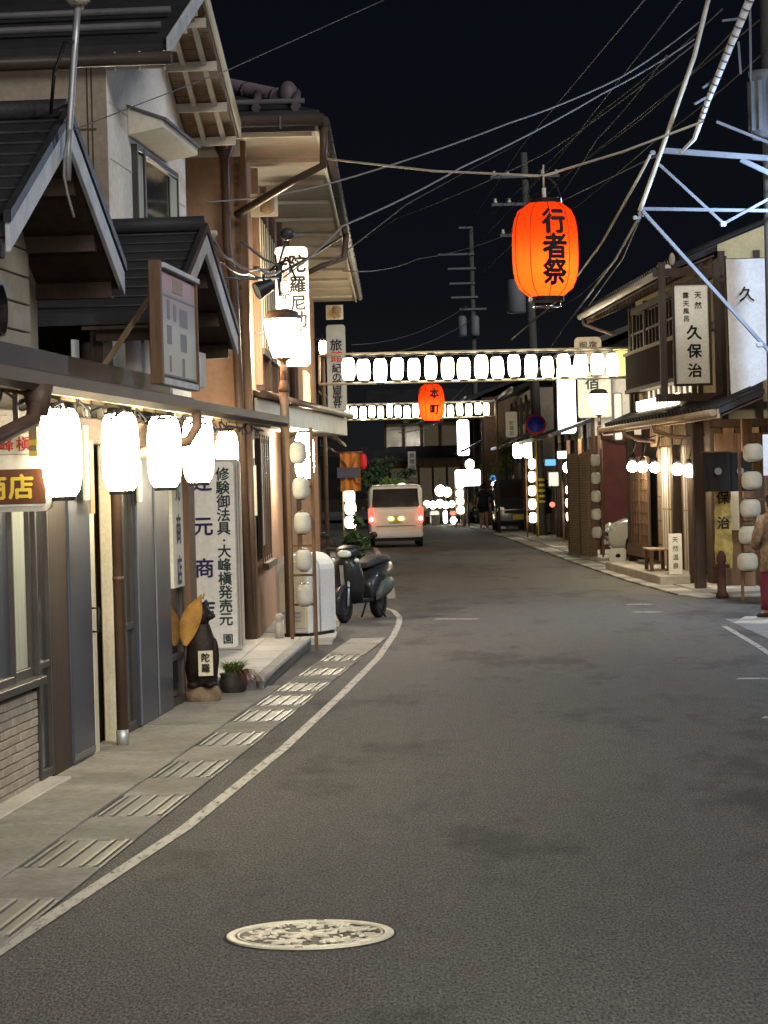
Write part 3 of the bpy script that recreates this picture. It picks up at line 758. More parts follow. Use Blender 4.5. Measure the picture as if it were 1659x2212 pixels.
# ---- painted board standing on the eave
ub0, zt = L.hit(338, 568, -.32); ub1, _ = L.hit(418, 610, -.32)
_, zb = L.hit(338, 822, -.32)
bd = thing('painted_board', 'tall framed board with faded pink picture and grey lettering on the eave', 'sign board', L.w(ub0, -.32, zb), L.rz)
wd = ub1 - ub0; hh = zt - zb
MB().box(0, wd, 0, .05, 0, hh).build('panel', 'wood_brown', bd)
def fade():
    m = M('mural', (.55, .56, .50), .55, var=.12, scale=3, fine=.05); n = m.node_tree.nodes; l = m.node_tree.links; bs = n['Principled BSDF']
    tc = n.new('ShaderNodeTexCoord'); se = n.new('ShaderNodeSeparateXYZ'); l.new(tc.outputs['Generated'], se.inputs[0]); rp = n.new('ShaderNodeValToRGB'); l.new(se.outputs['Z'], rp.inputs[0])
    e = rp.color_ramp.elements; e[0].position = 0; e[0].color = (.46, .47, .36, 1); e[1].position = 1; e[1].color = (.52, .24, .24, 1)
    for p_, c_ in ((.45, (.5, .51, .46, 1)), (.6, (.36, .34, .33, 1)), (.8, (.36, .27, .27, 1))): q = e.new(p_); q.color = c_
    l.new(rp.outputs[0], bs.inputs['Base Color'])
fade()
MB().box(.05, wd - .05, -.012, -.002, .05, hh - .05).build('picture', 'mural', bd)
MB().box(-.035, .05, -.03, .06, -.02, hh + .02).build('frame_post', 'wood_brown', bd, bevel=.006, seg=1)
MB().box(wd - .05, wd, -.03, .06, -.02, hh - .02).build('frame_post', 'wood_brown', bd, bevel=.006, seg=1)
MB().box(.05, wd, -.05, .06, hh - .03, hh + .01).build('rail', 'barge', bd, bevel=.004, seg=1)
MB().box(.05, wd - .051, -.03, .06, -.02, .03).build('rail', 'barge', bd, bevel=.004, seg=1)
b = MB()
for (x, z0, z1, w_) in ((.22, .55, .72, .1), (.38, .55, .70, .08), (.6, .52, .68, .28), (.22, .34, .5, .14), (.6, .30, .46, .22), (.25, .1, .24, .06), (.6, .08, .24, .1)):
    n = int(w_ / .035) + 1
    for i in range(n): b.box(wd * x + i * .045 - w_ / 2, wd * x + i * .045 + .026 - w_ / 2, -.016, -.0125, hh * z0, hh * z1)
b.box(.1, wd - .1, -.016, -.0125, hh * .745, hh * .765); b.box(.12, wd - .12, -.016, -.0125, hh * .06, hh * .075); b.build('lettering', 'ink_grey', bd)
b = MB(); b.box(wd * .35, wd * .62, -.016, -.0125, hh * .8, hh * .92); b.build('motif', 'wood_tan', bd)
pA, pB = P(216, 803, 20.2), P(326, 640, 20.2)
b = MB(); b.bar(pA, pB, .05, .04); tag(b.build('wooden_prop', 'wood_tan'), 'slanting bare wooden pole propped between roof and painted board', 'pole')

# ================================================================ LEFT: upper house behind the shop
hb = fthing('upper_house', 'pale two-storey house with window hood and deep boarded verge above the shop', 'house', L)
WB, WV = .75, .2
n0 = L.hit(234, 300, WB)[0]; f0 = L.hit(401, 400, WB)[0]
en, ez = L.hit(360, 95, WV); ap, az = L.hit(431, -14, WV); ef, efz = L.hit(497, 270, WV)
ez = 5.62; efz = 5.5
ef = max(ef, f0 + .15)
MB().prism([(n0, WB, 2.2), (f0, WB, 2.2), (f0, WB, ez + .1), ((en + ef) / 2, WB, az - .05), (n0, WB, ez + .1)], (0, .25, 0)).build('wall', 'wall_white', hb)
MB().box(n0 - .012, n0 + .2, WB - .004 + .01, 6.5, 2.2, ez + .1).build('side_wall', 'wall_brown', hb)
for zz in (4.3, 5.0):
    MB().box(n0 - .02, n0 - .011, WB + .1, 6.4, zz, zz + .015).build('joint', 'frame_brown', hb)
for ww in (WB + .13, WB + .17): MB().box(n0 - .018, n0 - .011, ww, ww + .012, 2.2, ez).build('joint', 'frame_brown', hb)
for zz in (4.15, 4.75, 5.25): MB().prism([(n0 + .05, WB - .006, zz), (f0, WB - .006, zz), (f0, WB - .006, zz + .012), (n0 + .05, WB - .006, zz + .012)], (0, .007, 0)).build('joint', 'plaster', hb)
# big dark opening in the side wall
MB().box(n0 - .05, n0 - .013, 2.05 - .25, 6.5, 2.3, 4.72).build('shutter_box', 'black', hb)
MB().box(n0 - .08, n0 - .014, 2.0 - .25, 6.5, 4.72, 4.78).build('shutter_head', 'frame_brown', hb)
# window and hood
w0, zt = L.hit(283, 303, WB); w1, zt1 = L.hit(374, 374, WB)
zt = 5.02; wz0 = 3.55
framed('window', w0, w1, wz0, zt, 'glass_dark', w=WB - .02, fw=.06, parent=hb)
MB().box(w0 + .38, w0 + .46, WB - .06, WB - .03, wz0, zt).build('mullion', 'frame_dark', hb)
MB().box(w0 + .08, w0 + .36, WB - .045, WB - .035, wz0, zt - .08).build('curtain', 'curtain', hb)
MB().box(w1 - .5, w1 - .08, WB - .045, WB - .035, wz0, zt - .08).build('curtain', 'curtain', hb)
h0, hz = L.hit(274, 240, WB); h1, _ = L.hit(425, 335, WB - .33)
hz = 5.33
h1 = min(h1, f0 + .1)
b = MB(); b.prism([(h0, WB, hz), (h0, WB - .34, hz - .12), (h0, WB - .34, hz - .2), (h0, WB, hz - .26)], (h1 - h0, 0, 0)); b.build('window_hood', 'plaster', hb, bevel=.01, seg=1)
b = MB(); b.prism([(h0 - .02, WB, hz + .03), (h0 - .02, WB - .37, hz - .105), (h0 - .02, WB - .37, hz - .13), (h0 - .02, WB, hz + .005)], (h1 - h0 + .04, 0, 0)); b.build('hood_flashing', 'gutter_grey', hb)
# main roof: gable to the street; near slope over the side wall
am = (en + ef) / 2
for s, e0, zz in ((-1, en, ez), (1, ef, efz)):
    MB().prism([(am, WV, az + .12), (e0, WV, zz + .12), (e0, WV, zz), (am, WV, az)], (0, 6.3, 0)).build('roof_slope', 'roof', hb)
    MB().prism([(am, WV - .03, az + .16), (e0 + s * .05, WV - .03, zz + .16), (e0 + s * .05, WV - .03, zz + .0), (am, WV - .03, az + .0)], (0, .028, 0)).build('bargeboard', 'barge' if s < 0 else 'paint_cream', hb, bevel=.005, seg=1)
    # soffit boards and rafters of the verge
    for i in range(9):
        t0, t1 = i / 9, (i + .95) / 9
        A = lambda t: (am + (e0 - am) * t, az + (zz - az) * t)
        (xa, z_a), (xb, z_b) = A(t0), A(t1)
        MB().prism([(xa, WV + .03, z_a - .004), (xb, WV + .03, z_b - .004), (xb, WV + .03, z_b - .02), (xa, WV + .03, z_a - .02)], (0, .5, 0)).build('soffit_board', 'wood_brown', hb)
    for t in (.12, .42, .72, .98):
        xa, z_a = am + (e0 - am) * t, az + (zz - az) * t
        MB().box(xa - .03, xa + .03, WV + .02, WB, z_a - .11, z_a - .022).build('lookout', 'soffit_pale', hb)
    for w_ in (.12, .33):
        MB().prism([(am, WV + w_, az - .021), (e0, WV + w_, zz - .021), (e0, WV + w_, zz - .075), (am, WV + w_, az - .075)], (0, .05, 0)).build('rafter', 'soffit_pale', hb)
b = MB(); b.tube([(en - .06, WV - .05, ez - .02), (en - .06, 6.4, ez - .02)], .06, 8); b.build('gutter', 'gutter', hb)
for dz, du in ((.22, .35), (.46, .95)):
    b = MB(); b.tube([(en + du, WV + .1, ez + dz + .12), (en + du, 6.4, ez + dz + .12)], .035, 6); b.build('snow_rail', 'gutter_grey', hb)
for i in range(3):
    MB().box(en - .05, en - .02, WB - .1 - i * .22, WB - .085 - i * .22, ez - .12, ez + .05).build('gutter_bracket', 'paint_cream', hb)
# ================================================================ LEFT: tall orange house with deep eaves
hc = fthing('corner_house', 'tall two-storey house with orange plaster, brown posts and deep pale eaves', 'house', C)
N0, FE, EW, CZ = -1.5, 25.6, -.85, 5.62
MB().box(N0 + .02, 13.0, .02, 6.5, 0, 5.7).build('wall', 'wall_orange', hc)
MB().box(13.03, 24.8, .0, 6.0, 0, 5.7).build('rear_wall', 'wall_orange', hc)
# corner post and posts of the street front
for (u_, m, wd, z_) in ((N0 + .02, 'wood_brown', .2, 0), (1.1, 'wood_brown', .13, 3), (3.2, 'wood_brown', .13, 3), (5.4, 'wood_brown', .13, 3), (8, 'wood_brown', .13, 3), (10.5, 'wood_brown', .13, 3), (12.9, 'wood_brown', .13, 0)):
    MB().box(u_, u_ + wd, -.06, .1, z_, 5.6).build('post', m, hc, bevel=.008, seg=1)
MB().box(N0 + .0, N0 + .05, .0, 6.4, 5.42, 5.6).build('side_fascia', 'paint_cream', hc)
# upper windows with vertical slats, street side
for (a, c) in ((1.4, 3.1), (3.5, 5.2), (5.8, 7.8)):
    g = group_empty('window', hc); MB().box(a, c, -.03, .0, 3.5, 5.0).build('pane', 'glass_dark', g)
    n = 6
    for i in range(n + 1): MB().box(a + (c - a) * i / n - .022, a + (c - a) * i / n + .022, -.065, -.031, 3.45, 5.05).build('slat', 'wood_brown' if i % 2 else 'paint_cream', g)
    MB().box(a - .05, c + .05, -.08, -.031, 3.38, 3.46).build('sill', 'wood_brown_u', g)
# eaves: soffit, fascia, gutter
MB().box(N0 - .8, FE, EW, .05, CZ - .03, CZ).build('soffit', 'soffit_pale', hc)
for i in range(12):
    u_ = N0 - .6 + i * 2.35
    MB().box(u_, u_ + .06, EW + .04, .02, CZ - .075, CZ - .031).build('soffit_batten', 'paint_cream', hc)
MB().box(N0 - .8, N0 - .005, .05, 6.5, CZ - .03, CZ).build('side_soffit', 'soffit_pale', hc)
MB().box(N0 - .82, FE, EW - .035, EW - .002, CZ - .06, CZ + .16).build('fascia', 'paint_cream', hc, bevel=.005, seg=1)
MB().box(N0 - .83, N0 - .80, EW, 6.5, CZ - .05, CZ + .17).build('side_gutter_board', 'gutter', hc)
b = MB(); b.tube([(N0 - .9, EW - .1, CZ + .04), (FE + .1, EW - .1, CZ + .04)], .062, 8); b.build('gutter', 'gutter', hc)
b = MB(); b.tube([(N0 - .9, EW - .1, CZ + .06), (N0 - .9, 6.5, CZ + .06)], .065, 8); b.build('gutter', 'gutter', hc)
b = MB(); b.tube([(N0 - .85, EW + .1, CZ + .27), (N0 - .85, 6.5, CZ + .27)], .03, 6); b.build('snow_rail', 'gutter_grey', hc)
for i in range(22):
    MB().box(N0 - .5 + i * 1.2, N0 - .47 + i * 1.2, EW - .165, EW - .03, CZ + .0, CZ + .02).build('gutter_bracket', 'iron', hc)
for i in range(5): MB().box(N0 - .97, N0 - .95, -.5 + i * .55, -.48 + i * .55, CZ - .03, CZ + .1).build('gutter_bracket', 'gutter_grey', hc)
# hipped roof
rz_ = 7.3
c4 = [(N0 - .85, EW - .05, CZ + .17), (FE, EW - .05, CZ + .17), (FE, 6.6, CZ + .17), (N0 - .85, 6.6, CZ + .17)]; r2 = [(2.6, 2.9, rz_), (FE - 3.5, 2.9, rz_)]
b = MB(); b.add(c4 + r2 + [(x, y, z - .1) for x, y, z in c4], [(0, 4, 3), (0, 1, 5, 4), (1, 2, 5), (2, 3, 4, 5), (0, 6, 7, 1), (1, 7, 8, 2), (2, 8, 9, 3), (3, 9, 6, 0), (6, 9, 8, 7)]); b.build('roof', 'roof', hc)
h0 = Vector(c4[0]); h1 = Vector(r2[0])
b = MB(); b.tube([h0.lerp(h1, .10) + Vector((0, 0, .06)), h0.lerp(h1, .96) + Vector((0, 0, .1))], .085, 8); b.build('hip_ridge', 'roof_purple', hc)
for i in range(9):
    q = h0.lerp(h1, .12 + i * .09); b = MB(); b.tube([q + Vector((0, 0, .05)), q + Vector((0, 0, .05)) + (h1 - h0).normalized() * .05], .1, 8); b.build('ridge_tile', 'roof_purple', hc)
q = h0.lerp(h1, .09); b = MB(); b.ball(q + Vector((0, 0, .1)), .11, .11, .15, 8, 6); b.build('ridge_end', 'roof_purple', hc)
for i in range(14):
    q = c4[0][1] + .25 + i * .42; zc = CZ + .17
    b = MB(); b.tube([(c4[0][0] - .02, q, zc + .03), (c4[0][0] + .5, q + .0, zc + .26)], .05, 6); b.build('roof_tile', 'roof_purple', hc)
# rain hopper and pipes
hp = group_empty('downpipe', hc)
b = MB(); b.lathe([(.045, -.28), (.05, -.12), (.11, 0), (.11, .06)], 8, (N0 - .12, .16, CZ - .12)); b.build('hopper', 'pipe_brown', hp)
b = MB(); b.tube([(N0 - .9, .2, CZ), (N0 - .5, .18, CZ - .02), (N0 - .12, .16, CZ - .15), (N0 - .10, .16, CZ - 1.2), (N0 - .1, .1, CZ - 1.6), (N0 - .1, .02, .1)], .05, 8); b.build('pipe', 'pipe_brown', hp)
b = MB(); b.tube([(N0 - .85, EW - .1, CZ), (N0 - .84, EW - .08, CZ - .42), (N0 - .6, EW + .25, CZ - .55), (N0 - .1, .05, CZ - .85)], .045, 8); b.build('pipe', 'pipe_brown', hp)
b = MB(); b.tube([(10.3, EW - .1, CZ), (10.3, EW - .05, CZ - .4), (10.0, EW + .3, CZ - .52), (9.9, -.08, CZ - .75), (9.9, -.08, 3.0)], .045, 8); b.build('pipe', 'pipe_brown', hp)
for (px, py, Yd) in ((577, 438, 31.5), (727, 672, 50)):
    p = C.loc(P(px, py, Yd)); b = MB(); b.lathe([(.03, -.13), (.085, -.1), (.09, .06), (.04, .1)], 10, p); b.build('eave_lamp', 'wood_tan', hc)
    MB().box(p.x + .1, p.x + .14, p.y - .12, p.y + .2, p.z - .15, p.z + .12).build('meter_plate', 'paint_cream', hc)
# pent roof over the ground floor
pa, pb = (-1.2, -.10), (10.6, -.88)
b = MB(); b.add([(pa[0], pa[1] - .04, 2.84), (pb[0], pb[1] - .04, 2.84), (pb[0], .02, 3.1), (pa[0], .02, 2.9), (pa[0], pa[1] - .04, 2.78), (pb[0], pb[1] - .04, 2.78), (pb[0], .02, 3.04), (pa[0], .02, 2.84)], [(0, 1, 2, 3), (7, 6, 5, 4), (0, 4, 5, 1), (1, 5, 6, 2), (2, 6, 7, 3), (3, 7, 4, 0)]); b.build('pent_roof', 'wood_brown_u', hc)
MB().prism([(pa[0], pa[1], 2.52), (pb[0], pb[1], 2.52), (pb[0], pb[1], 2.779), (pa[0], pa[1], 2.779)], (0, .03, 0)).build('pent_fascia', 'paint_cream', hc)
MB().prism([(pa[0], pa[1] + .03, 2.52), (pb[0], pb[1] + .03, 2.52), (pb[0], .019, 2.52), (pa[0], .019, 2.52)], (0, 0, .03)).build('pent_soffit', 'soffit_pale', hc)
b = MB(); b.tube([(pa[0], pa[1] - .07, 2.82), (pb[0], pb[1] - .07, 2.82)], .045, 8); b.build('gutter', 'pipe_brown', hc)
MB().box(pb[0] - .03, pb[0] + .02, pb[1] + .03, .01, 2.55, 2.95).build('pent_end', 'paint_cream', hc)
# ground-floor window and entrance
g = group_empty('window', hc); a, zt = C.hit(575, 940, -.02); c, _ = C.hit(612, 1000, -.02)
a, c = .2, 2.3
MB().box(a, c, -.045, .0, .95, 2.35).build('pane', 'glass_dark', g)
for i in range(5): MB().box(a + (c - a) * i / 4 - .04, a + (c - a) * i / 4 + .04, -.06, -.046, .9, 2.4).build('stile', 'wood_brown', g)
MB().box(a - .1, c + .1, -.12, -.046, .82, .9).build('sill', 'wood_brown_u', g)
MB().box(a, a + .8, -.05, -.046, 1.1, 2.3).build('curtain', 'curtain', g)
b = MB(); b.tube([(N0 - .06, -.02, .05), (N0 - .06, -.02, 2.5)], .04, 8); b.build('pipe', 'pipe_brown', hp)
b = MB(); b.tube([(N0 - .04, -.3, .35), (N0 - .06, -.3, .12)], .05, 8); b.ball((N0 - .06, -.3, .35), .052); b.build('vent_cowl', 'pipe_white', hc)
# notice boards on the side wall
for (px, py, w_, h_) in ((533, 1060, .1, .55), (530, 970, .09, .2)):
    p = C.loc(P(px, py, 29.3)); MB().box(N0 - .06, N0 - .02, p.y - w_, p.y + w_, p.z - h_ / 2, p.z + h_ / 2).build('notice_board', 'poster', hc)

# ---- lit lantern on the house wall
p = P(658, 985, 36); make_lantern('paper_lantern', 'long lit paper lantern on the orange wall behind the lantern rack', .26, .62, 'lit_globe', p, None)
p = P(498, 1000, 27.5)

# ---- tall shop sign standing at the step
Y = 27.6; s = SC(Y); zb = .13
p = P(462, 1395, Y)
ts = thing('tall_shop_sign', 'tall white shop sign with blue and green vertical lettering on the step', 'sign', (p.x, Y, zb))
W_, H_ = (502 - 412) / s, (1400 - 988) / s
b = MB(); b.prism(rrect(-W_ / 2, W_ / 2 + .10, 0, H_, .06), (0, .16, 0)); b.build('box', 'sign_frame', ts)
b = MB(); b.prism([(x, -.006, z) for x, _, z in rrect(-W_ / 2 + .015, W_ / 2 + .035, .02, H_ - .03, .045)], (0, .004, 0)); b.build('face', 'sign_white', ts)
for x in (W_ / 2 + .052, W_ / 2 + .078): MB().box(x, x + .006, -.006, -.001, .04, H_ - .05).build('edge_groove', 'ink_grey', ts)
cz = lambda py: (1400 - py) / s
b = MB()
for ch, py in zip('辻元商店', (1035, 1133, 1222, 1312)): letters(b, ch, -.075, cz(py), .21, bold=.022, y=-.0095)
b.build('lettering', 'ink_blue', ts)
b = MB()
for i, ch in enumerate('修験御法具・大峰槇発売元'): letters(b, ch, .135, cz(1020 + i * 29.5 - (10 if i > 5 else 0) - (4 if i == 5 else 0)), .145 if ch != '・' else .1, bold=.02, y=-.0095)
letters(b, '園', .15, cz(1377), .11, bold=.015, y=-.0095)
b.build('lettering', 'ink_green', ts)

# ---- carved figure with a leaf, on a stone
q = G(438, 1519)
cf = thing('carved_figure', 'dark carved animal figure with big orange leaf and paper label on a stone', 'statue', (q.x, q.y, 0), 0)
b = MB(); random.seed(4)
rings = []
for i, (r_, z) in enumerate([(.115, 0), (.14, .03), (.145, .09), (.125, .135), (.08, .145)]):
    rings.append([(r_ * math.cos(t * PI / 6) * (1.1 + .08 * math.sin(t * 2.3)), r_ * math.sin(t * PI / 6) * .9, z + .008 * math.sin(t * 3)) for t in range(12)])
b.loft(rings); b.build('stone_base', 'stone', cf)
rings = []
prof = [(.115, .14), (.135, .20), (.14, .32), (.135, .44), (.118, .54), (.090, .62), (.068, .67), (.062, .71)]
for r_, z in prof:
    rings.append([((r_ * (1 + .06 * math.sin(3 * t + z * 20)) * math.cos(2 * PI * t / 16)), r_ * .85 * math.sin(2 * PI * t / 16), z) for t in range(16)])
b = MB(); b.loft(rings)
b.build('body', 'carved', cf)
b = MB(); b.ball((.01, -.02, .745), .085, .085, .09); b.ball((.075, -.05, .735), .045, .045, .036); b.ball((.11, -.06, .735), .02); b.ball((-.035, .0, .82), .03, .02, .04); b.ball((.045, .02, .82), .028, .02, .04); b.build('head', 'carved', cf)
b = MB(); b.ball((.115, -.02, .40), .035, .05, .15); b.ball((.07, -.10, .165), .05, .06, .03); b.ball((-.07, -.10, .165), .05, .06, .03); b.build('limbs', 'carved', cf)
# the leaf, curved, on its back
vs = []; fs = []
n, m_ = 10, 4
for i in range(n + 1):
    t = i / n; wdt = .085 * math.sin(PI * min(1, t * .92 + .06)) ** .8 * (1 if t < .75 else (1 - (t - .75) * 2.6))
    for j in range(-m_, m_ + 1):
        sj = j / m_; x = -.13 + .15 * t ** 1.4 + sj * wdt * .90; z = .50 + .42 * t - sj * wdt * .36
        vs.append((x, -.15 + .05 * t + .02 * sj * sj - .015 * math.sin(PI * t), z))
w_ = 2 * m_ + 1
fs = [(i * w_ + j, i * w_ + j + 1, (i + 1) * w_ + j + 1, (i + 1) * w_ + j) for i in range(n) for j in range(2 * m_)]
vs2 = [(x, y + .006, z) for x, y, z in vs]
b = MB(); b.add(vs, fs, True); b.add(vs2, [f[::-1] for f in fs], True); b.tube([(.03, -.10, .88), (.045, -.10, .93)], .008, 6); b.build('leaf', 'leaf_brown', cf)
b = MB()
for i in range(7):
    a0 = R(-100 + i * 10)
lab = [(.165 * math.cos(a), .15 * math.sin(a)) for a in [R(-96 + i * 6.4) for i in range(8)]]
b.add([(x, y - .008, .24) for x, y in lab] + [(x, y - .008, .45) for x, y in lab], [(i, i + 1, i + 9, i + 8) for i in range(7)]); lb = b.build('paper_label', 'paint_cream', cf)
b = MB(); letters(b, '陀羅', .045, .395, .075, .09, bold=.03, y=-.163); b.build('lettering', 'ink', lb)

# ---- potted plant
q = G(505, 1500)
pp = thing('potted_plant', 'dark round pot of grassy green and purple leaves beside the carved figure', 'plant', (q.x, q.y, .0))
b = MB(); b.lathe([(.07, 0), (.11, .04), (.125, .11), (.11, .165), (.125, .185), (.115, .19), (.10, .17)], 16); b.build('pot', 'pot', pp)
MB().lathe([(.105, .168), (.001, .175)], 12, cap=False).build('soil', 'soil', pp)
def blades(n, seed, length, spread, col, cx=0, cyy=0, z0=.16, droop=.5, wid=.006, amin=0, amax=6.3):
    r = random.Random(seed); b = MB()
    for i in range(n):
        a = r.uniform(amin, amax); ln = length * r.uniform(.6, 1.1); sp = spread * r.uniform(.4, 1.2); x0, y0 = cx + r.uniform(-.05, .05), cyy + r.uniform(-.05, .05)
        px_ = -math.sin(a) * wid; py_ = math.cos(a) * wid; k = 4; vs = []
        for j in range(k + 1):
            t = j / k; d = sp * t ** 1.4; zz = z0 + ln * t - droop * ln * t ** 2.6; w = 1 - t * .85
            vs += [(x0 + d * math.cos(a) + px_ * w, y0 + d * math.sin(a) + py_ * w, zz), (x0 + d * math.cos(a) - px_ * w, y0 + d * math.sin(a) - py_ * w, zz)]
        b.add(vs, [(2*j, 2*j+1, 2*j+3, 2*j+2) for j in range(k)])
    return b
o = blades(210, 1, .24, .20, None, wid=.008).build('green_leaves', 'leaf_green', pp); o['kind'] = 'stuff'
o = blades(80, 2, .22, .30, None, .04, -.02, droop=1.35, wid=.008, amin=-1.3, amax=.5).build('purple_leaves', 'leaf_purple', pp); o['kind'] = 'stuff'

# ---- cream cabinet with arched top
q = G(640, 1366)
cb = thing('arched_cabinet', 'cream outdoor cabinet with arched top against the orange house', 'cabinet', (-1.10, 31.4, .02), R(-24))
wc, hc_, dc = .42, .97, .75
arch = [(-wc / 2, 0, 0.04), (wc / 2, 0, .04)] + [(wc / 2 * math.cos(t), 0, hc_ - .2 + .2 * math.sin(t)) for t in [PI * i / 10 for i in range(11)]]
b = MB(); b.prism(arch, (0, dc, 0)); b.build('case', 'plastic_white', cb, bevel=.012, seg=1)
b = MB(); b.prism([(x * .82, -.012, .1 + (z - .04) * .85) for x, y, z in arch], (0, .012, 0)); b.build('front_panel', 'paint_cream', cb, bevel=.008, seg=1)
for yy in (.12, .3):
    ring = [(x * 1.02, yy, z * 1.004) for x, y, z in arch]; b = MB(); b.tube(ring[1:] , .012, 6); b.build('edge_rib', 'plastic_grey', cb)
for i in range(3): MB().box(-.12, .12, -.02, -.011, .18 + i * .05, .195 + i * .05).build('vent_slot', 'plastic_grey', cb)
MB().box(-wc / 2 + .02, wc / 2 - .02, .02, dc - .02, 0, .045).build('plinth', 'black', cb)
b = MB(); b.tube([(-.04, -.03, .66), (.04, -.03, .66)], .01, 6); b.build('handle', 'plastic_grey', cb)

# ---- street lamps
def street_lamp(label, loc, h, bowl='lit_lamp'):
    o = thing('street_lamp', label, 'street lamp', loc, 0, 'street lamps along the road')
    b = MB(); b.tube([(0, 0, 0), (0, 0, h * .83)], .055, 10); b.build('lower_pole', 'pole_brown', o)
    b = MB(); b.tube([(0, 0, h * .83), (0, 0, h - .17)], .04, 10); b.lathe([(.055, h * .83), (.065, h * .84), (.04, h * .87)], 10); b.build('upper_pole', 'pole_brown', o)
    MB().lathe([(.09, 0), (.09, .03), (.06, .06)], 12).build('foot', 'pole_brown', o)
    b = MB(); b.lathe([(.11, h - .19), (.14, h - .1), (.185, h + .08), (.205, h + .19), (.195, h + .25)], 20); b.build('glass_bowl', bowl, o)
    b = MB(); b.lathe([(.21, h + .245), (.215, h + .26), (.16, h + .34), (.08, h + .36)], 16); b.build('cap', 'frame_brown', o)
    b = MB(); b.lathe([(.045, h - .23), (.1, h - .20), (.13, h - .16), (.1, h - .15)], 12); b.build('collar', 'pole_brown', o)
    return o
q = G(628, 1387)
lamp1 = street_lamp('tall brown street lamp with lit bowl in front of the orange house', (q.x, q.y, 0), 3.45)

# ---- rack of unlit round lanterns
def lantern_rack(name, label, loc, w, h, n, group=None, m='wood_brown', z0=.5):
    o = thing(name, label, 'lantern rack', loc, 0, group)
    for x in (-w / 2, w / 2): MB().box(x - .02, x + .02, -.02, .02, 0 if x > 0 or n > 4 else .0, h).build('post', m, o)
    for i in range(n):
        z = z0 + i * (h - z0) / n
        MB().box(-w / 2 + .02, w / 2 - .02, -.012, .012, z - .015, z + .01).build('crossbar', m, o)
    return o
def round_lantern(label, loc, w, h, mat, group, cat='lantern'):
    o = thing('round_lantern', label, cat, loc, 0, group)
    b = MB(); b.lathe(lantern_profile(w, h, .45), 18, cap=False); b.build('shade', mat, o)
    for s_ in (-1, 1):
        b = MB(); b.lathe([(w * .24, -.008), (w * .24, .012)], 12, (0, 0, s_ * h / 2)); b.build('ring', 'black', o)
    return o
q = G(672, 1404)
lantern_rack('lantern_rack', 'brown lantern rack on the kerb beside the tall street lamp', (q.x - .07, q.y, 0), .26, 2.42, 6)
rl = None
for i_, (px, py) in enumerate(((644, 978), (650, 1055), (653, 1130), (656, 1210), (658, 1285))):
    p = P(px, py, q.y - .02); lb_ = 'unlit white round lantern, ' + LV(i_, 5) + ', on the rack beside the tall street lamp'
    if rl is None:
        rl = round_lantern(lb_, p, .185, .235, 'paper_lantern', 'unlit lanterns on the rack by the tall lamp')
    else: dup(rl, p, label=lb_)

# ---- box signs on the tall house
Y = 32.0; s = SC(Y); p = P(632, 662, Y)
bs = thing('box_sign', 'white box sign with large black brush lettering on the tall house', 'sign', (p.x, Y, p.z))
W_, H_ = (668 - 597) / s, (792 - 533) / s
b = MB(); b.prism(rrect(-W_ / 2, W_ / 2, -H_ / 2, H_ / 2, .06), (0, .14, 0)); b.build('box', 'sign_white', bs)
b = MB(); b.prism([(x, -.004, z) for x, _, z in rrect(-W_ / 2 + .02, W_ / 2 - .02, -H_ / 2 + .02, H_ / 2 - .02, .05)], (0, .003, 0)); b.build('face', 'sign_white', bs)
b = MB()
zz = lambda py: (662 - py) / s
for ch, py, sz in (('陀', 570, .22), ('羅', 615, .21), ('尼', 655, .20), ('助', 690, .21), ('。', 712, .2)): letters(b, ch, .07, zz(py), sz, bold=.03, y=-.007)
for ch, py, sz in (('紀', 637, .13), ('の', 660, .10), ('国', 675, .10), ('屋', 692, .10)): letters(b, ch, -.085, zz(py), sz, bold=.02, y=-.007)
b.build('lettering', 'ink', bs)
b = MB()
for ch, py in (('製', 588), ('造', 600), ('元', 612)): letters(b, ch, -.085, zz(py), .075, bold=.02, y=-.007)
b.build('red_lettering', 'ink_red', bs)
for z_ in (.45, -.3): b = MB(); b.bar((-W_ / 2, .07, z_), (-W_ / 2 - .32, .07, z_), .03, .03); b.build('bracket', 'iron', bs)
Y = 55.0; s = SC(Y); p = P(727, 795, Y)
bs = thing('box_sign', 'grey vertical inn sign with one red character under the far eave', 'sign', (p.x, Y, p.z))
W_, H_ = (748 - 707) / s, (892 - 705) / s
b = MB(); b.prism(rrect(-W_ / 2, W_ / 2, -H_ / 2, H_ / 2, .06), (0, .14, 0)); b.build('box', 'plastic_grey', bs)
b = MB(); zz = lambda py: (795 - py) / s
for ch, py in zip('旅紀の国屋甚八', (745, 795, 815, 832, 849, 866, 882)): letters(b, ch, 0, zz(py), .2 if ch != '旅' else .25, bold=.02, y=-.006)
b.build('lettering', 'ink', bs)
b = MB(); letters(b, '館', 0, zz(770), .25, bold=.02, y=-.006); b.build('red_lettering', 'ink_red', bs)
b = MB(); b.bar((-W_ / 2, .07, .6), (-W_ / 2 - .3, .07, .6), .03, .03); b.build('bracket', 'iron', bs)
p = P(697, 750, 50); make_lantern('paper_lantern', 'small lit lantern beside the grey vertical inn sign', .13, .25, 'lit_lantern', p, None)
# lit amber window strip on the far part of the house
a, zt = C.hit(692, 815, -.03); c, zb_ = C.hit(702, 890, -.03)
MB().box(17.0, 19.0, -.06, -.001, 3.15, 3.8).build('lit_window', 'lit_window', hc)
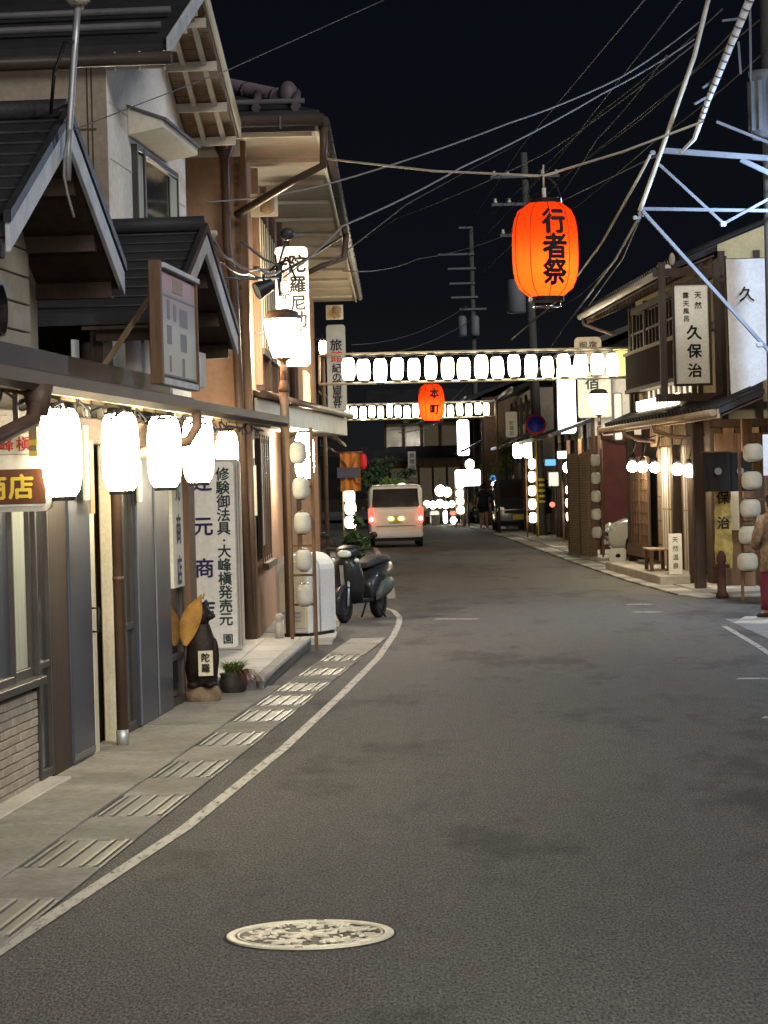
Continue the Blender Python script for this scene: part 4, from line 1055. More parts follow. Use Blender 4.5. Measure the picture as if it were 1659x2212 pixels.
# ---- spotlights and their arm
def spot(label, px, py, Yd, aim):
    p = P(px, py, Yd); o = thing('spotlight', label, 'spotlight', p)
    b = MB(); b.lathe([(.06, -.10), (.075, -.02), (.09, .06), (.095, .085)], 12, cap=False); b.lathe([(.06, -.1), (.001, -.12)], 12, cap=False); b.tf(Matrix.Rotation(aim[0], 4, 'Z') @ Matrix.Rotation(aim[1], 4, 'Y')); b.build('housing', 'iron', o)
    b = MB(); b.lathe([(.088, .075), (.001, .07)], 12, cap=False); b.tf(Matrix.Rotation(aim[0], 4, 'Z') @ Matrix.Rotation(aim[1], 4, 'Y')); b.build('lens', 'lens_clear', o)
    b = MB(); b.tube([(0, 0, .0), (0, .02, .1), (0, .05, .14)], .012, 6); b.build('yoke', 'iron', o)
    return o
spot('black spotlight with silver lens over the second gable end', 467, 607, 25.2, (R(-60), R(150)))
spot('black spotlight with white lens below the knot of cables', 570, 622, 27.5, (R(200), R(115)))
b = MB(); b.tube([P(330, 573, 24), P(440, 575, 25.2), P(470, 600, 25.3), P(560, 602, 27.5), P(600, 600, 29)], .016, 6); tag(b.build('lamp_pipe', 'iron'), 'thin black pipe arm carrying the two spotlights above the eave', 'pipe')

# ---- scooter
q = G(775, 1343)
sc_ = thing('scooter', 'dark motor scooter with grey side panel parked beyond the lantern rack', 'scooter', (q.x + .04, q.y + .35, 0), R(-111))
def wheel(name, x, y=0, r=.215, w=.09, parent=None, rim='steel'):
    o = group_empty(name, parent, (x, y, r))
    b = MB(); b.lathe([(r * .62, -w / 2 * .8), (r * .9, -w / 2), (r, -w / 4), (r, w / 4), (r * .9, w / 2), (r * .62, w / 2 * .8)], 24, cap=False); b.tf(Matrix.Rotation(PI / 2, 4, 'X')); b.build('tyre', 'rubber', o)
    b = MB(); b.lathe([(r * .63, -w * .3), (r * .55, -w * .34), (r * .2, -w * .2), (r * .1, -w * .4), (r * .1, w * .4), (r * .2, w * .2), (r * .55, w * .34), (r * .63, w * .3)], 16); b.tf(Matrix.Rotation(PI / 2, 4, 'X')); b.build('rim', rim, o)
    return o
wheel('front_wheel', .62, parent=sc_, rim='iron'); wheel('rear_wheel', -.60, parent=sc_, w=.1, rim='iron')
def hull(name, secs, mat, parent, n=14):
    """secs: (x, half width, z low, z high, power)"""
    rings = []
    for x, hw, z0, z1, pw in secs:
        r = []
        for i in range(n):
            a = 2 * PI * i / n; c_, s_ = math.cos(a), math.sin(a)
            r.append((x, hw * math.copysign(abs(c_) ** pw, c_), (z0 + z1) / 2 + (z1 - z0) / 2 * math.copysign(abs(s_) ** pw, s_)))
        rings.append(r)
    b = MB(); b.loft(rings); return b.build(name, mat, parent)
hull('rear_body', [(-.95, .05, .62, .74, .7), (-.86, .13, .5, .76, .7), (-.6, .19, .36, .76, .7), (-.3, .20, .30, .72, .7), (-.12, .17, .26, .6, .7), (-.05, .12, .26, .45, .7)], 'scoot_black', sc_)
for sy in (-1, 1):
    rings = []
    for x, y, z0, z1 in [(-.80, .10, .42, .52), (-.68, .185, .34, .56), (-.45, .215, .30, .58), (-.25, .215, .27, .52), (-.12, .19, .25, .36)]:
        rings.append([(x, sy * (y - .03), z0), (x, sy * (y + .012), z0 + (z1 - z0) * .25), (x, sy * (y + .016), z0 + (z1 - z0) * .7), (x, sy * (y - .03), z1)])
    b = MB(); b.loft(rings); b.build('side_panel', 'scoot_panel', sc_)
hull('saddle', [(-.88, .08, .73, .80, .6), (-.7, .145, .73, .84, .6), (-.4, .15, .71, .83, .6), (-.16, .10, .68, .78, .6), (-.10, .05, .68, .74, .6)], 'seat', sc_)
MB().box(-.1, .36, -.16, .16, .24, .29).build('floorboard', 'rubber', sc_, bevel=.02)
rings = []
for x, z, hw in [(.34, .26, .14), (.40, .42, .19), (.46, .60, .205), (.47, .76, .17), (.44, .86, .09)]:
    rings.append([(x - .03, -hw, z), (x + .03, -hw * .95, z), (x + .11, -hw * .45, z), (x + .13, 0, z), (x + .11, hw * .45, z), (x + .03, hw * .95, z), (x - .03, hw, z), (x - .01, 0, z)])
b = MB(); b.loft(rings); b.build('leg_shield', 'scoot_black', sc_)
b = MB(); b.bar((.555, -.03, .45), (.60, -.03, .74), .05, .02); b.build('shield_trim', 'steel', sc_)
rings = []
for i in range(8):
    a = R(-20 + i * 28); r = .25
    rings.append([(.62 + r * math.cos(a), -.075, .215 + r * math.sin(a)), (.62 + (r + .03) * math.cos(a), 0, .215 + (r + .03) * math.sin(a)), (.62 + r * math.cos(a), .075, .215 + r * math.sin(a))])
b = MB(); b.loft(rings, cap=False); b.build('front_fender', 'scoot_black', sc_)
for sy in (-.055, .055): b = MB(); b.tube([(.62, sy, .215), (.53, sy * .7, .58)], .02, 8); b.build('fork', 'steel', sc_)
hull('handlebar_cowl', [(.33, .10, .86, .96, .8), (.42, .17, .84, 1.0, .8), (.52, .14, .82, .98, .8), (.58, .08, .84, .94, .8)], 'scoot_black', sc_)
hull('headlight', [(.565, .10, .83, .94, .8), (.60, .085, .845, .93, .8), (.615, .04, .865, .91, .8)], 'lens_clear', sc_)
for sy in (-1, 1):
    b = MB(); b.tube([(.42, sy * .1, .93), (.36, sy * .33, .95)], .017, 8); b.build('grip', 'rubber', sc_)
    mr = group_empty('mirror', sc_); b = MB(); b.tube([(.42, sy * .17, .97), (.41, sy * .22, 1.08), (.40, sy * .31, 1.11)], .006, 6); b.build('stalk', 'black', mr)
    b = MB(); b.ball((.39, sy * .34, 1.12), .02, .06, .045); b.build('mirror_shell', 'black', mr)
    b = MB(); b.ball((.54, sy * .16, .80), .03, .035, .03); b.build('indicator', 'lens_clear', sc_)
b = MB(); b.tube([(-.35, .06, .25), (-.42, .17, .02)], .014, 6); b.tube([(-.35, -.06, .25), (-.42, -.17, .02)], .014, 6); b.build('centre_stand', 'iron', sc_)
b = MB(); b.tube([(-.35, -.16, .26), (-.9, -.19, .3)], .045, 10); b.build('exhaust', 'iron', sc_)
# ---- flower tub behind the scooter
q = P(718, 1250, 36.2)
tb = thing('planter_tub', 'brown round planter tub of green leaves behind the scooter', 'planter', (q.x + .02, 36.2, .02))
b = MB(); b.lathe([(.10, .02), (.14, .2), (.15, .34), (.13, .32)], 16); b.build('tub', 'seat_brown', tb)
o = blades(70, 6, .22, .16, None, z0=.3, wid=.010).build('leaves', 'leaf_deep', tb); o['kind'] = 'stuff'
# ================================================================ OVER THE ROAD
# ---- red festival lanterns
def red_lantern(label, p, w, h, text, sz, pitch, power, cat='festival lantern'):
    o = thing('festival_lantern', label, cat, p, R(4), 'red festival lanterns over the road')
    pr = lantern_profile(w, h, .52)
    b = MB(); b.lathe(pr, 40, cap=False); b.build('shade', 'paper_red', o)
    def rad(z):
        z = max(-h / 2, min(h / 2, z))
        for (r0, z0), (r1, z1) in zip(pr, pr[1:]):
            if z0 <= z <= z1: return r0 + (r1 - r0) * (z - z0) / (z1 - z0)
        return pr[0][0]
    def wrap(x, y, z, off=.006):
        a = x / (w / 2); r = rad(z) + off
        return (r * math.sin(a), -r * math.cos(a), z)
    def ink(name, tx, x0, z0, sz, pitch, mat='ink'):
        b = MB()
        for i, ch in enumerate(tx):
            vs, fs = glyph(ch); bm = bmesh.new(); vv = [bm.verts.new((a * sz, 0, c * sz)) for a, c in vs]
            for f in fs:
                try: bm.faces.new([vv[k] for k in f])
                except ValueError: pass
            bmesh.ops.triangulate(bm, faces=bm.faces)
            for _ in range(2):
                es = [e for e in bm.edges if e.calc_length() > w * .07]
                if es: bmesh.ops.subdivide_edges(bm, edges=es, cuts=1); bmesh.ops.triangulate(bm, faces=bm.faces)
            bm.verts.index_update()
            for k, (ox, oz) in enumerate(((0, 0), (1, 0), (-1, 0), (0, 1), (0, -1))):
                b.add([wrap(v.co.x + x0 + ox * .04 * sz, 0, v.co.z + z0 - i * pitch + oz * .04 * sz, .006 + k * .0004) for v in bm.verts], [tuple(v.index for v in f.verts) for f in bm.faces])
            bm.free()
        b.build(name, mat, o)
    ink('lettering', text, w * .085, pitch * (len(text) - 1) / 2 + h * .015, sz, pitch)
    for k in range(10):
        a = 2 * PI * k / 10 + .35
        pts = [(( rad(z) + .003) * math.cos(a), (rad(z) + .003) * math.sin(a), z) for z in [h * (-.5 + i / 14) for i in range(15)]]
        b = MB(); b.tube(pts, .005, 4); b.build('rib_cord', 'cloth_maroon', o)
    for s_, hh in ((1, .045), (-1, .05)):
        b = MB(); b.lathe([(w * .24, 0), (w * .27, 0), (w * .27, s_ * hh), (w * .24, s_ * hh)], 24, (0, 0, s_ * h / 2), smooth=False, cap=False); b.build('ring', 'black', o)
    b = MB(); b.lathe([(w * .20, 0), (w * .22, 0), (w * .22, -.012), (w * .20, -.012)], 24, (0, 0, -h / 2 - .10), cap=False); b.tube([(w * .21, 0, -h / 2 - .1), (w * .24, 0, -h / 2)], .004, 4); b.tube([(-w * .21, 0, -h / 2 - .1), (-w * .24, 0, -h / 2)], .004, 4); b.build('lower_hoop', 'chrome', o)
    b = MB(); b.tube([(w * .25 * math.cos(t), 0, h / 2 + .02 + .26 * math.sin(t)) for t in [PI * i / 12 for i in range(13)]], .008, 6); b.build('bail', 'black', o)
    b = MB(); b.tube([(0, 0, h / 2 - .05), (0, 0, h / 2 + .16)], .022, 8); b.build('socket', 'pipe_white', o)
    b = MB(); b.tube([(0, 0, h / 2 + .16), (0, 0, h / 2 + .4)], .010, 6); b.build('tie', 'rope', o)
    b = MB(); b.ball((0, 0, -h * .14), .045, .045, .06); b.build('bulb', 'lit_lantern', o)
    lamp_light('bulb_light', o, (.02, -.06, -h * .2), power, (1.0, .70, .40), .05)
    return o
Yl = 28.0; p1 = P(1178, 540, Yl)
red_lantern('big red festival lantern with three black characters hung on the rope', p1, .69, .97, '行者祭', .275, .262, 6.5)
p2 = P(932, 869, 70); red_lantern('red festival lantern with two black characters between the lantern rows', p2, .68, .96, '本町', .27, .42, 6)
top1 = P(1173, 380, Yl)
b = MB(); A = P(704, 343, 29.3); Bq = P(1520, 262, 27.5)
b.tube([A, A.lerp(top1, .5) + Vector((0, 0, -.04)), top1, top1.lerp(Bq, .5) + Vector((0, 0, -.03)), Bq], .013, 6); tag(b.build('hanging_rope', 'rope'), 'pale rope over the road holding the big red festival lantern', 'rope')
b = MB(); A = P(760, 760, 66); Bq = P(1235, 750, 68); mid = P(932, 822, 70)
b.tube([A, mid, Bq], .012, 5); tag(b.build('hanging_rope', 'wire'), 'dark rope holding the two-character red festival lantern', 'rope')

# ---- two rows of lit lanterns on pipe frames across the road
def row(label, flabel, Y, pxs, py0, py1, w, h, ends, group):
    fr = thing('pipe_gantry', flabel, 'lantern frame', P(ends[0], (py0 + py1) / 2, Y)); o0 = fr.location.copy()
    a = P(ends[0], ends[2], Y); c = P(ends[1], ends[3], Y); d = P(ends[0], ends[4], Y); e_ = P(ends[1], ends[5], Y)
    for q0, q1 in ((a, c), (d, e_)): b = MB(); b.tube([q0 - o0, q1 - o0], .028, 6); b.build('rail', 'paint_cream', fr)
    for q0, q1 in ((a, d), (c, e_)): b = MB(); b.tube([q0 - o0, q1 - o0], .028, 6); b.build('end_post', 'paint_cream', fr)
    b = MB(); pts = [a.lerp(c, i / 40) - o0 + Vector((0, -.035, -.03 - .03 * abs(math.sin(i * 1.6)))) for i in range(41)]; b.tube(pts, .008, 4); b.build('cable', 'wire', fr)
    f0 = None
    for i, px in enumerate(pxs):
        t = i / (len(pxs) - 1); p = P(px, py0 + (py1 - py0) * t + ((i * 37) % 5 - 2) * 1.1, Y)
        lb_ = label.replace('lantern in', 'lantern, ' + ORD[i] + ' from the tall house, in')
        if f0 is None: f0 = make_lantern('row_lantern', lb_, w, h, 'lit_row', p, group, cord=.07)
        else:
            d_ = dup(f0, p, label=lb_); k_ = 1 + .05 * math.sin(i * 7.3); d_.scale = (k_, k_, 1 + .06 * math.sin(i * 4.1)); d_.rotation_euler = (.03 * math.sin(i * 3.3), .05 * math.sin(i * 5.7), i)
    return fr
pxs = [713 + x * .3968 for x in (100, 183, 273, 365, 456, 548, 640, 728, 823, 910, 1002, 1093, 1183, 1273, 1365, 1455, 1537)]
row('lit white lantern in the nearer row across the road', 'nearer pipe frame with two rails spanning the road', 52, pxs, 800, 788, .25, .44, (690, 1358, 766.5, 751, 830, 815), 'lanterns of the nearer row across the road')
pxs = [713 + x * .3968 for x in (85, 130, 180, 228, 275, 324, 370, 418, 466, 515, 563, 612, 656, 705, 755, 805, 850)]
row('lit white lantern in the farther row across the road', 'farther pipe frame with two rails spanning the road', 84, pxs, 891.5, 884, .20, .40, (700, 1070, 875, 866, 909, 900), 'lanterns of the farther row across the road')
# supports of the rows
for (px, pyt, Y, lab) in ((697, 760, 52.1, 'left post of the nearer lantern frame'), (1361, 748, 52.1, 'right post of the nearer lantern frame')):
    p = P(px, pyt, Y); tag(MB().tube([(p.x, Y, 0), (p.x, Y, p.z + .1)], .04, 8).build('steel_post', 'pole_brown'), 'thin brown steel ' + lab, 'post')
for (px, pyt, Y, lab) in ((698, 870, 84.1, 'left post of the farther lantern frame'), (1072, 862, 84.1, 'right post of the farther lantern frame')):
    p = P(px, pyt, Y); tag(MB().tube([(p.x, Y, 0), (p.x, Y, p.z + .1)], .04, 8).build('steel_post', 'pole_brown'), 'thin brown steel ' + lab, 'post')
# yellow light box at the end of the nearer row
p = P(1341, 782, 53.2); s = SC(53.2); o = thing('light_box', 'soft yellow rounded light box behind the end of the nearer lantern row', 'light box', p)
b = MB(); b.prism(rrect(-.18, .18, -.29, .29, .07), (0, .12, 0)); b.build('case', 'wall_yellow', o)
b = MB(); b.prism([(x * .9, -.004, z * .93) for x, _, z in rrect(-.18, .18, -.29, .29, .07)], (0, .003, 0)); b.build('face', M('lit_yellow', (.8, .62, .2), .5, emit=.35, ecol=(1, .75, .25)), o)
# ================================================================ RIGHT: the inn  (street lies at +w)
inn = fthing('timber_inn', 'two-storey timber inn with plaster panels, tiled eaves and a row of globe lamps', 'inn', RF)
uN, uE = -2.6, 7.6
IZ = 4.85
# upper storey
MB().box(uN, uE, -5, -.10, 2.7, IZ + .2).build('upper_wall', 'wall_yellow', inn)
for u_ in (uN, -.4, 1.6, 3.8, 5.9, 8.0, uE - .14): MB().box(u_, u_ + .14, -.101, -.02, 2.7, IZ + .1).build('post', 'wood_dark', inn)
for (a, c) in ((-.2, 1.5), (1.8, 3.7), (4.0, 5.8), (6.1, 7.9)):
    g = group_empty('window', inn); MB().box(a, c, -.098, -.06, 4.1, 4.75).build('pane', 'glass_dark', g)
    for i in range(5): MB().box(a + (c - a) * i / 4 - .025, a + (c - a) * i / 4 + .025, -.06, -.03, 4.1, 4.75).build('bar', 'wood_dark', g)
    MB().box(a, c, -.058, -.028, 4.4, 4.44).build('rail', 'wood_dark', g)
for z_ in (3.98, 4.78): MB().box(uN, uE, -.1, .0, z_, z_ + .12).build('beam', 'wood_dark_u', inn)
# balcony boards
BA = 0.2
for i in range(27):
    u_ = BA + i * .255; MB().box(u_, u_ + .245, .16, .185, 3.36, 3.98).build('balcony_board', 'wood_matte', inn)
MB().box(BA - .05, BA + 6.95, .13, .22, 3.98, 4.04).build('balcony_rail', 'soffit_pale', inn)
MB().box(BA - .05, BA + 6.95, -.05, .20, 3.29, 3.36).build('balcony_floor', 'wood_dark_u', inn)
MB().box(BA - .05, BA, -.05, .185, 3.36, 3.98).build('balcony_end', 'wood_dark', inn)
# upper roof with eave towards the street
n_e, z_e = RF.hit(1452, 572, .55); f_e, z_f = RF.hit(1262, 695, .55)
ze = (z_e + z_f) / 2
MB().prism([(n_e, .55, ze), (n_e, -2.4, ze + 1.15), (n_e, -2.4, ze + 1.25), (n_e, .55, ze + .1)], (f_e - n_e, 0, 0)).build('roof_slope', 'roof', inn)
MB().prism([(n_e, -2.4, ze + 1.15), (n_e, -6, ze - .2), (n_e, -6, ze - .1), (n_e, -2.4, ze + 1.25)], (f_e - n_e, 0, 0)).build('roof_slope', 'roof', inn)
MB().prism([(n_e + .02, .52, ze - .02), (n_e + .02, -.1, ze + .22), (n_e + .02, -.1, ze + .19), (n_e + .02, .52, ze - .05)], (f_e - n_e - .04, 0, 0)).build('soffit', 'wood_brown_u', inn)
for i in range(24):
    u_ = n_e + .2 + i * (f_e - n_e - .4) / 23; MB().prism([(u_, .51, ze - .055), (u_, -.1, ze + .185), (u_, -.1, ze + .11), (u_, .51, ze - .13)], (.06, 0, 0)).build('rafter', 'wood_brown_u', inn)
b = MB(); b.tube([(n_e - .05, .63, ze + .02), (f_e, .63, ze + .02)], .06, 8); b.build('gutter', 'pipe_white', inn)
for i in range(46):
    u_ = n_e + .1 + i * (f_e - n_e - .2) / 45; b = MB(); b.tube([(u_, .56, ze + .13), (u_, -2.3, ze + 1.26)], .06, 6); b.build('roof_tile', 'roof', inn)
b = MB(); b.ball((n_e, .55, ze + .16), .05, .05, .1, 8, 6); b.build('ridge_end', 'soffit_pale', inn)
b = MB(); b.tube([(f_e - .4, .62, ze), (f_e - .4, .6, ze - .15), (f_e - .6, .25, ze - .3), (f_e - .6, .02, ze - .36)], .04, 6); b.build('rain_pipe', 'pipe_brown', inn)
# near gable wall towards the viewer
MB().prism([(uN - .02, -.02, 2.6), (uN - .02, -6, 2.6), (uN - .02, -6, ze), (uN - .02, -2.4, ze + 1.2), (uN - .02, -.02, ze + .3)], (.02, 0, 0)).build('gable_wall', 'wall_yellow', inn)
for w_ in (-.02, -.55, -.95, -2.2): MB().box(uN - .06, uN - .021, w_ - .1, w_, 2.6, ze + .2).build('post', 'wood_dark', inn)
for z_ in (2.75, 3.6, 4.55): MB().box(uN - .055, uN - .022, -2.2, -.02, z_, z_ + .1).build('beam', 'wood_dark', inn)
# ground floor
MB().box(-.6, 7.6, -5, -.15, 0, 2.7).build('lower_wall', 'wood_dark', inn)
for i in range(14): MB().box(-.63, -.601, -.16 - i * .2, -.33 - i * .2, .05, 2.5).build('wall_board', ('wood_dark', 'wood_brown', 'wood_dark', 'wood_tan', 'wood_matte')[i % 5], inn)
MB().box(uN, -.6, -5, -1.4, 0, 2.7).build('lower_wall_side', 'wood_dark', inn)
PZ = 2.62
MB().prism([(-5.6, .5, PZ), (-5.6, -.15, PZ + .26), (-5.6, -.15, PZ + .34), (-5.6, .5, PZ + .08)], (13.6, 0, 0)).build('pent_roof', 'roof', inn)
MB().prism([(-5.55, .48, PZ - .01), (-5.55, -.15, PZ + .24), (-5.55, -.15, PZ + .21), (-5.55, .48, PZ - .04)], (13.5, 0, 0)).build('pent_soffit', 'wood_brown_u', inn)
for i in range(34):
    u_ = -5.4 + i * .40; b = MB(); b.tube([(u_, .5, PZ + .10), (u_, -.14, PZ + .36)], .06, 6); b.build('roof_tile', 'roof', inn)
MB().box(-5.6, 8.0, .485, .53, PZ - .06, PZ + .07).build('eave_board', 'wood_tan', inn)
b = MB(); b.tube([(-5.6, .58, PZ + .02), (8.1, .58, PZ + .02)], .05, 8); b.build('gutter', 'wood_tan', inn)
for u_ in (8.0, 4.6, 0.6):
    b = MB(); b.tube([(u_, .58, PZ), (u_ + .1, .54, PZ - .12), (u_ - .15, .3, PZ - .22), (u_ - .3, .0, PZ - .26)], .035, 6); b.build('rain_pipe', 'pipe_brown', inn)
# lit sign strip over the pent roof, wooden boards behind given a glow of their own
a, z1 = RF.hit(1390, 905, .1); c, _ = RF.hit(1468, 890, .1)
ls = MB().box(.6, 5.6, .14, .19, 2.93, 3.10).build('lit_strip', 'lit_strip', inn)
b = MB()
for i in range(26): b.box(1.2 + i * .15, 1.2 + i * .15 + .05 + .03 * (i % 3), .191, .194, 2.96 + .02 * (i % 2), 3.07 - .02 * (i % 3))
b.build('lettering', 'ink_grey', ls)['kind'] = 'stuff'
for i in range(9): MB().box(.3 + i * .62, .82 + i * .62, -.08, -.05, 3.12, 3.3).build('glow_shelf_panel', 'lit_soft_glow', inn)
for i in range(10): MB().box(.2 + i * .62, .28 + i * .62, -.09, -.01, 3.0, 3.3).build('shelf_post', 'wood_dark', inn)
# posts
for u_, w_ in ((-.15, .0), (7.4, .02), (2.3, -.1)): MB().box(u_, u_ + .14, w_, w_ + .14, 0, PZ + .15).build('post', 'wood_dark', inn, bevel=.01, seg=1)
# lattice doors and slat windows
def lattice(ua, ub, z0, z1, w, nu, nz, m='wood_tan', back='glass_dark'):
    g = group_empty('lattice', inn); MB().box(ua, ub, w - .04, w - .012, z0, z1).build('pane', back, g)
    for i in range(nu + 1):
        u_ = ua + (ub - ua) * i / nu; MB().box(u_ - .03, u_ + .03, w - .01, w + (.02 if w > 0 else -.004), z0, z1).build('upright', m, g)
    for i in range(nz + 1):
        z_ = z0 + (z1 - z0) * i / nz; MB().box(ua, ub, w - .008, w + (.014 if w > 0 else -.006), z_ - .014, z_ + .014).build('crosspiece', m, g)
    return g
lattice(6.2, 7.3, .5, 2.1, .1, 3, 8, 'wood_brown')
lattice(5.15, 6.15, .5, 2.1, .08, 3, 8, 'wood_brown')
MB().box(5.15, 7.4, .0, .2, .3, .5).build('sill', 'wood_brown_u', inn)
M('shoji', (.50, .44, .32), .8, var=.12, scale=2)
for k, (a, c) in enumerate(((2.8, 3.7), (3.75, 4.6), (.2, 1.1), (1.15, 2.0), (4.62, 5.15))):
    lattice(a, c, .1, 2.25, -.08, 3, 2 if k < 4 else 5, ('wood_brown', 'wood_tan')[k % 2], ('shoji', 'plaster')[k % 2])
for i in range(16):
    MB().box(.1 + i * .32, .17 + i * .32, -.06, .04, 2.28, PZ + .1).build('transom_slat', 'wood_tan', inn)
# five globe lamps under the eave
for k, (px, py) in enumerate(((1366, 1008), (1388, 1009), (1414, 1010), (1463, 1014), (1489, 1017))):
    Yg = (48.2, 47, 45.3, 42.6, 41.4)[k]; p = P(px, py, Yg)
    o = thing('globe_lamp', ['lit globe lamp under the inn eave at its far corner', 'lit globe lamp second from the far corner under the inn eave', 'lit globe lamp in the middle of the five under the inn eave', 'lit globe lamp above the white standing sign of the inn', 'lit globe lamp beside the dark eave post of the inn'][k], 'lamp', p, 0, 'globe lamps under the inn eave')
    r = (.095, .095, .085, .095, .10)[k]
    b = MB(); b.ball((0, 0, 0), r, n=16, m=10); b.build('globe', 'lit_globe', o)
    b = MB(); b.tube([(0, 0, r - .01), (0, 0, r + .08)], .05, 8); b.tube([(0, 0, r + .08), (.1, .05, .5), (.25, .05, .55)], .012, 6); b.build('bracket', 'iron', o)
p = P(1404, 1040, 50.5)
# carved golden name board and black crest curtains at the entrance
p = P(1562, 1135, 40.6)
o = thing('name_board', 'tall rough golden wooden name board by the inn entrance', 'sign board', (p.x, 40.6, .35))
b = MB(); rings = []
rr = random.Random(11)
for i in range(12):
    z_ = i * 1.75 / 11; w_ = .125 + rr.uniform(-.02, .02); rings.append([(-w_, -.03, z_), (w_, -.03, z_), (w_, .03, z_), (-w_, .03, z_)])
b.loft(rings, smooth=False); b.build('plank', 'bark_board', o)
b = MB(); letters(b, '久保治', 0, 1.45, .2, .38, bold=.03, y=-.036); b.build('lettering', 'ink', o)
for k, (px, py) in enumerate(((1548, 1018), (1596, 1018))):
    p = P(px, py, 40.2 + k * .1); s = SC(40.2)
    o = thing('entrance_curtain', ('black cloth flap with round grey crest at the inn entrance', 'black cloth flap with round crest next to the lantern rack of the inn')[k], 'curtain', p, 0, 'black crest curtains at the inn')
    b = MB(); n = 8; top = [(-.2 + .4 * i / n, .012 * math.sin(i * 1.9), .28) for i in range(n + 1)]; bot = [(-.2 + .4 * i / n, .02 * math.sin(i * 1.9 + .4), -.3) for i in range(n + 1)]
    b.add(top + bot + [(x, y + .006, z) for x, y, z in top + bot], [(i, i + 1, n + 2 + i, n + 1 + i) for i in range(n)] + [(2 * n + 2 + i, 3 * n + 3 + i, 3 * n + 4 + i, 2 * n + 3 + i) for i in range(n)]); b.build('cloth', 'cloth_black', o)
    b = MB(); b.lathe([(.055, 0), (.055, .004)], 16); b.tf(Matrix.Translation((.02, -.03, 0)) @ Matrix.Rotation(PI / 2, 4, 'X')); b.build('crest', 'ink_grey', o)
    b = MB(); b.tube([(-.24, 0, .29), (.24, 0, .29)], .012, 6); b.build('rod', 'wood_brown', o)
MB().box(-2.2, -2.0, .2, .36, 0, PZ + .1).build('post', 'wood_dark', inn, bevel=.01, seg=1)
MB().box(-1.9, -1.75, -.6, -.45, 0, PZ + .1).build('post', 'wood_brown', inn)
MB().box(-1.4, -1.36, -1.4, -.1, 0, 2.4).build('entrance_panel', 'wood_brown', inn)
MB().box(-1.45, -1.41, -.45, -.25, .9, 1.9).build('notice_board', 'poster', inn)
# bench, standing sign, small white box sign, bollard, jar
MB().box(-.1, 7.3, -.14, .62, .0, .17).build('stone_step', 'conc_pale', inn, bevel=.015, seg=1)
bn = thing('bench', 'low weathered wooden bench on the stone step before the inn', 'bench', (4.60, 45.4, .17), R(90)); bn.scale = (1, 1, .78)
for i in range(3): MB().box(-.55, .55, -.19 + i * .13, -.07 + i * .13, .44, .48).build('seat_plank', 'wood_tan', bn, bevel=.005, seg=1)
for x in (-.45, .45):
    for yy in (-.14, .14): MB().box(x - .03, x + .03, yy - .03, yy + .03, 0, .44).build('leg', 'wood_brown', bn)
MB().box(-.42, .42, -.015, .015, .16, .21).build('stretcher', 'wood_brown_u', bn)
o = thing('standing_sign', 'white standing plank sign with faint green lettering before the inn', 'sign', (4.68, 43.3, .17), R(0))
MB().box(-.11, .11, -.03, .03, 0, .66).build('plank', 'sign_white', o, bevel=.01, seg=1)
b = MB(); letters(b, '天然温泉', 0, .56, .1, .14, bold=.01, y=-.034); b.build('lettering', 'ink_green', o)
o = thing('box_light', 'small white box sign with dark mark at the white car bumper', 'sign', (4.40, 50.8, .045), 0)
MB().box(-.16, .16, -.08, .08, 0, .36).build('box', 'plastic_white', o, bevel=.03)
b = MB(); b.ball((.0, -.082, .22), .05, .005, .04, 10, 6); b.build('mark', 'ink', o)
p = G(1560, 1292); o = thing('fire_hydrant', 'maroon standing fire hydrant post at the road edge by the inn', 'hydrant', (p.x, p.y, 0))
b = MB(); b.lathe([(.09, 0), (.09, .06), (.065, .1), (.06, .5), (.075, .54), (.07, .6), (.04, .66), (.02, .68)], 14); b.build('barrel', 'hydrant', o)
MB().tube([(-.05, 0, .46), (-.14, 0, .46)], .035, 10).build('outlet', 'hydrant', o); MB().tube([(.05, 0, .46), (.12, 0, .46)], .03, 10).build('outlet', 'hydrant', o)
q = G(1528, 1262); o = thing('ash_stand', 'small pale stand with black lid beside the maroon hydrant', 'stand', (q.x, q.y, .03))
b = MB(); b.lathe([(.08, 0), (.08, .3)], 14); b.build('drum', 'soffit_pale', o)
b = MB(); b.lathe([(.12, .3), (.12, .36), (.07, .42), (.02, .43)], 14); b.build('lid', 'black', o)
# slatted timber screen beyond the car
uS, _ = RF.hit(1290, 1190, .55)
sx0 = P(1238, 1185, 61.5); sx1 = P(1290, 1195, 57.6)
scn = thing('slatted_screen', 'tall pale slatted timber screen beyond the white car', 'screen', (sx1.x - .05, 57.6, 0), math.atan2(61.5 - 57.6, sx0.x - sx1.x))
ln = math.hypot(61.5 - 57.6, sx0.x - sx1.x)
MB().box(0, ln, -.06, -.03, 0, 2.3).build('backing', 'wood_brown', scn)
for k in range(3): MB().box(ln * k / 2 - .05, ln * k / 2 + .05, -.03, .05, 0, 2.6).build('post', 'wood_brown', scn)
sl0 = None
for i in range(40):
    if sl0 is None: sl0 = MB().box(.0, ln, 0, .028, 0, .044).build('slat', 'shutter', scn, loc=(0, 0, .05 + i * .056))
    else: piece(sl0, scn, (0, 0, .05 + i * .056))
# lamp posts
q = G(1302, 1203); street_lamp('street lamp with lit bowl between the slatted screen and the inn', (q.x, q.y, 0), 3.3, 'lit_lamp')
lp3 = G(1080, 1136); street_lamp('street lamp with lit bowl among leaves at the far right pavement', (lp3.x, lp3.y, 0), 3.35, 'lit_lamp_far')
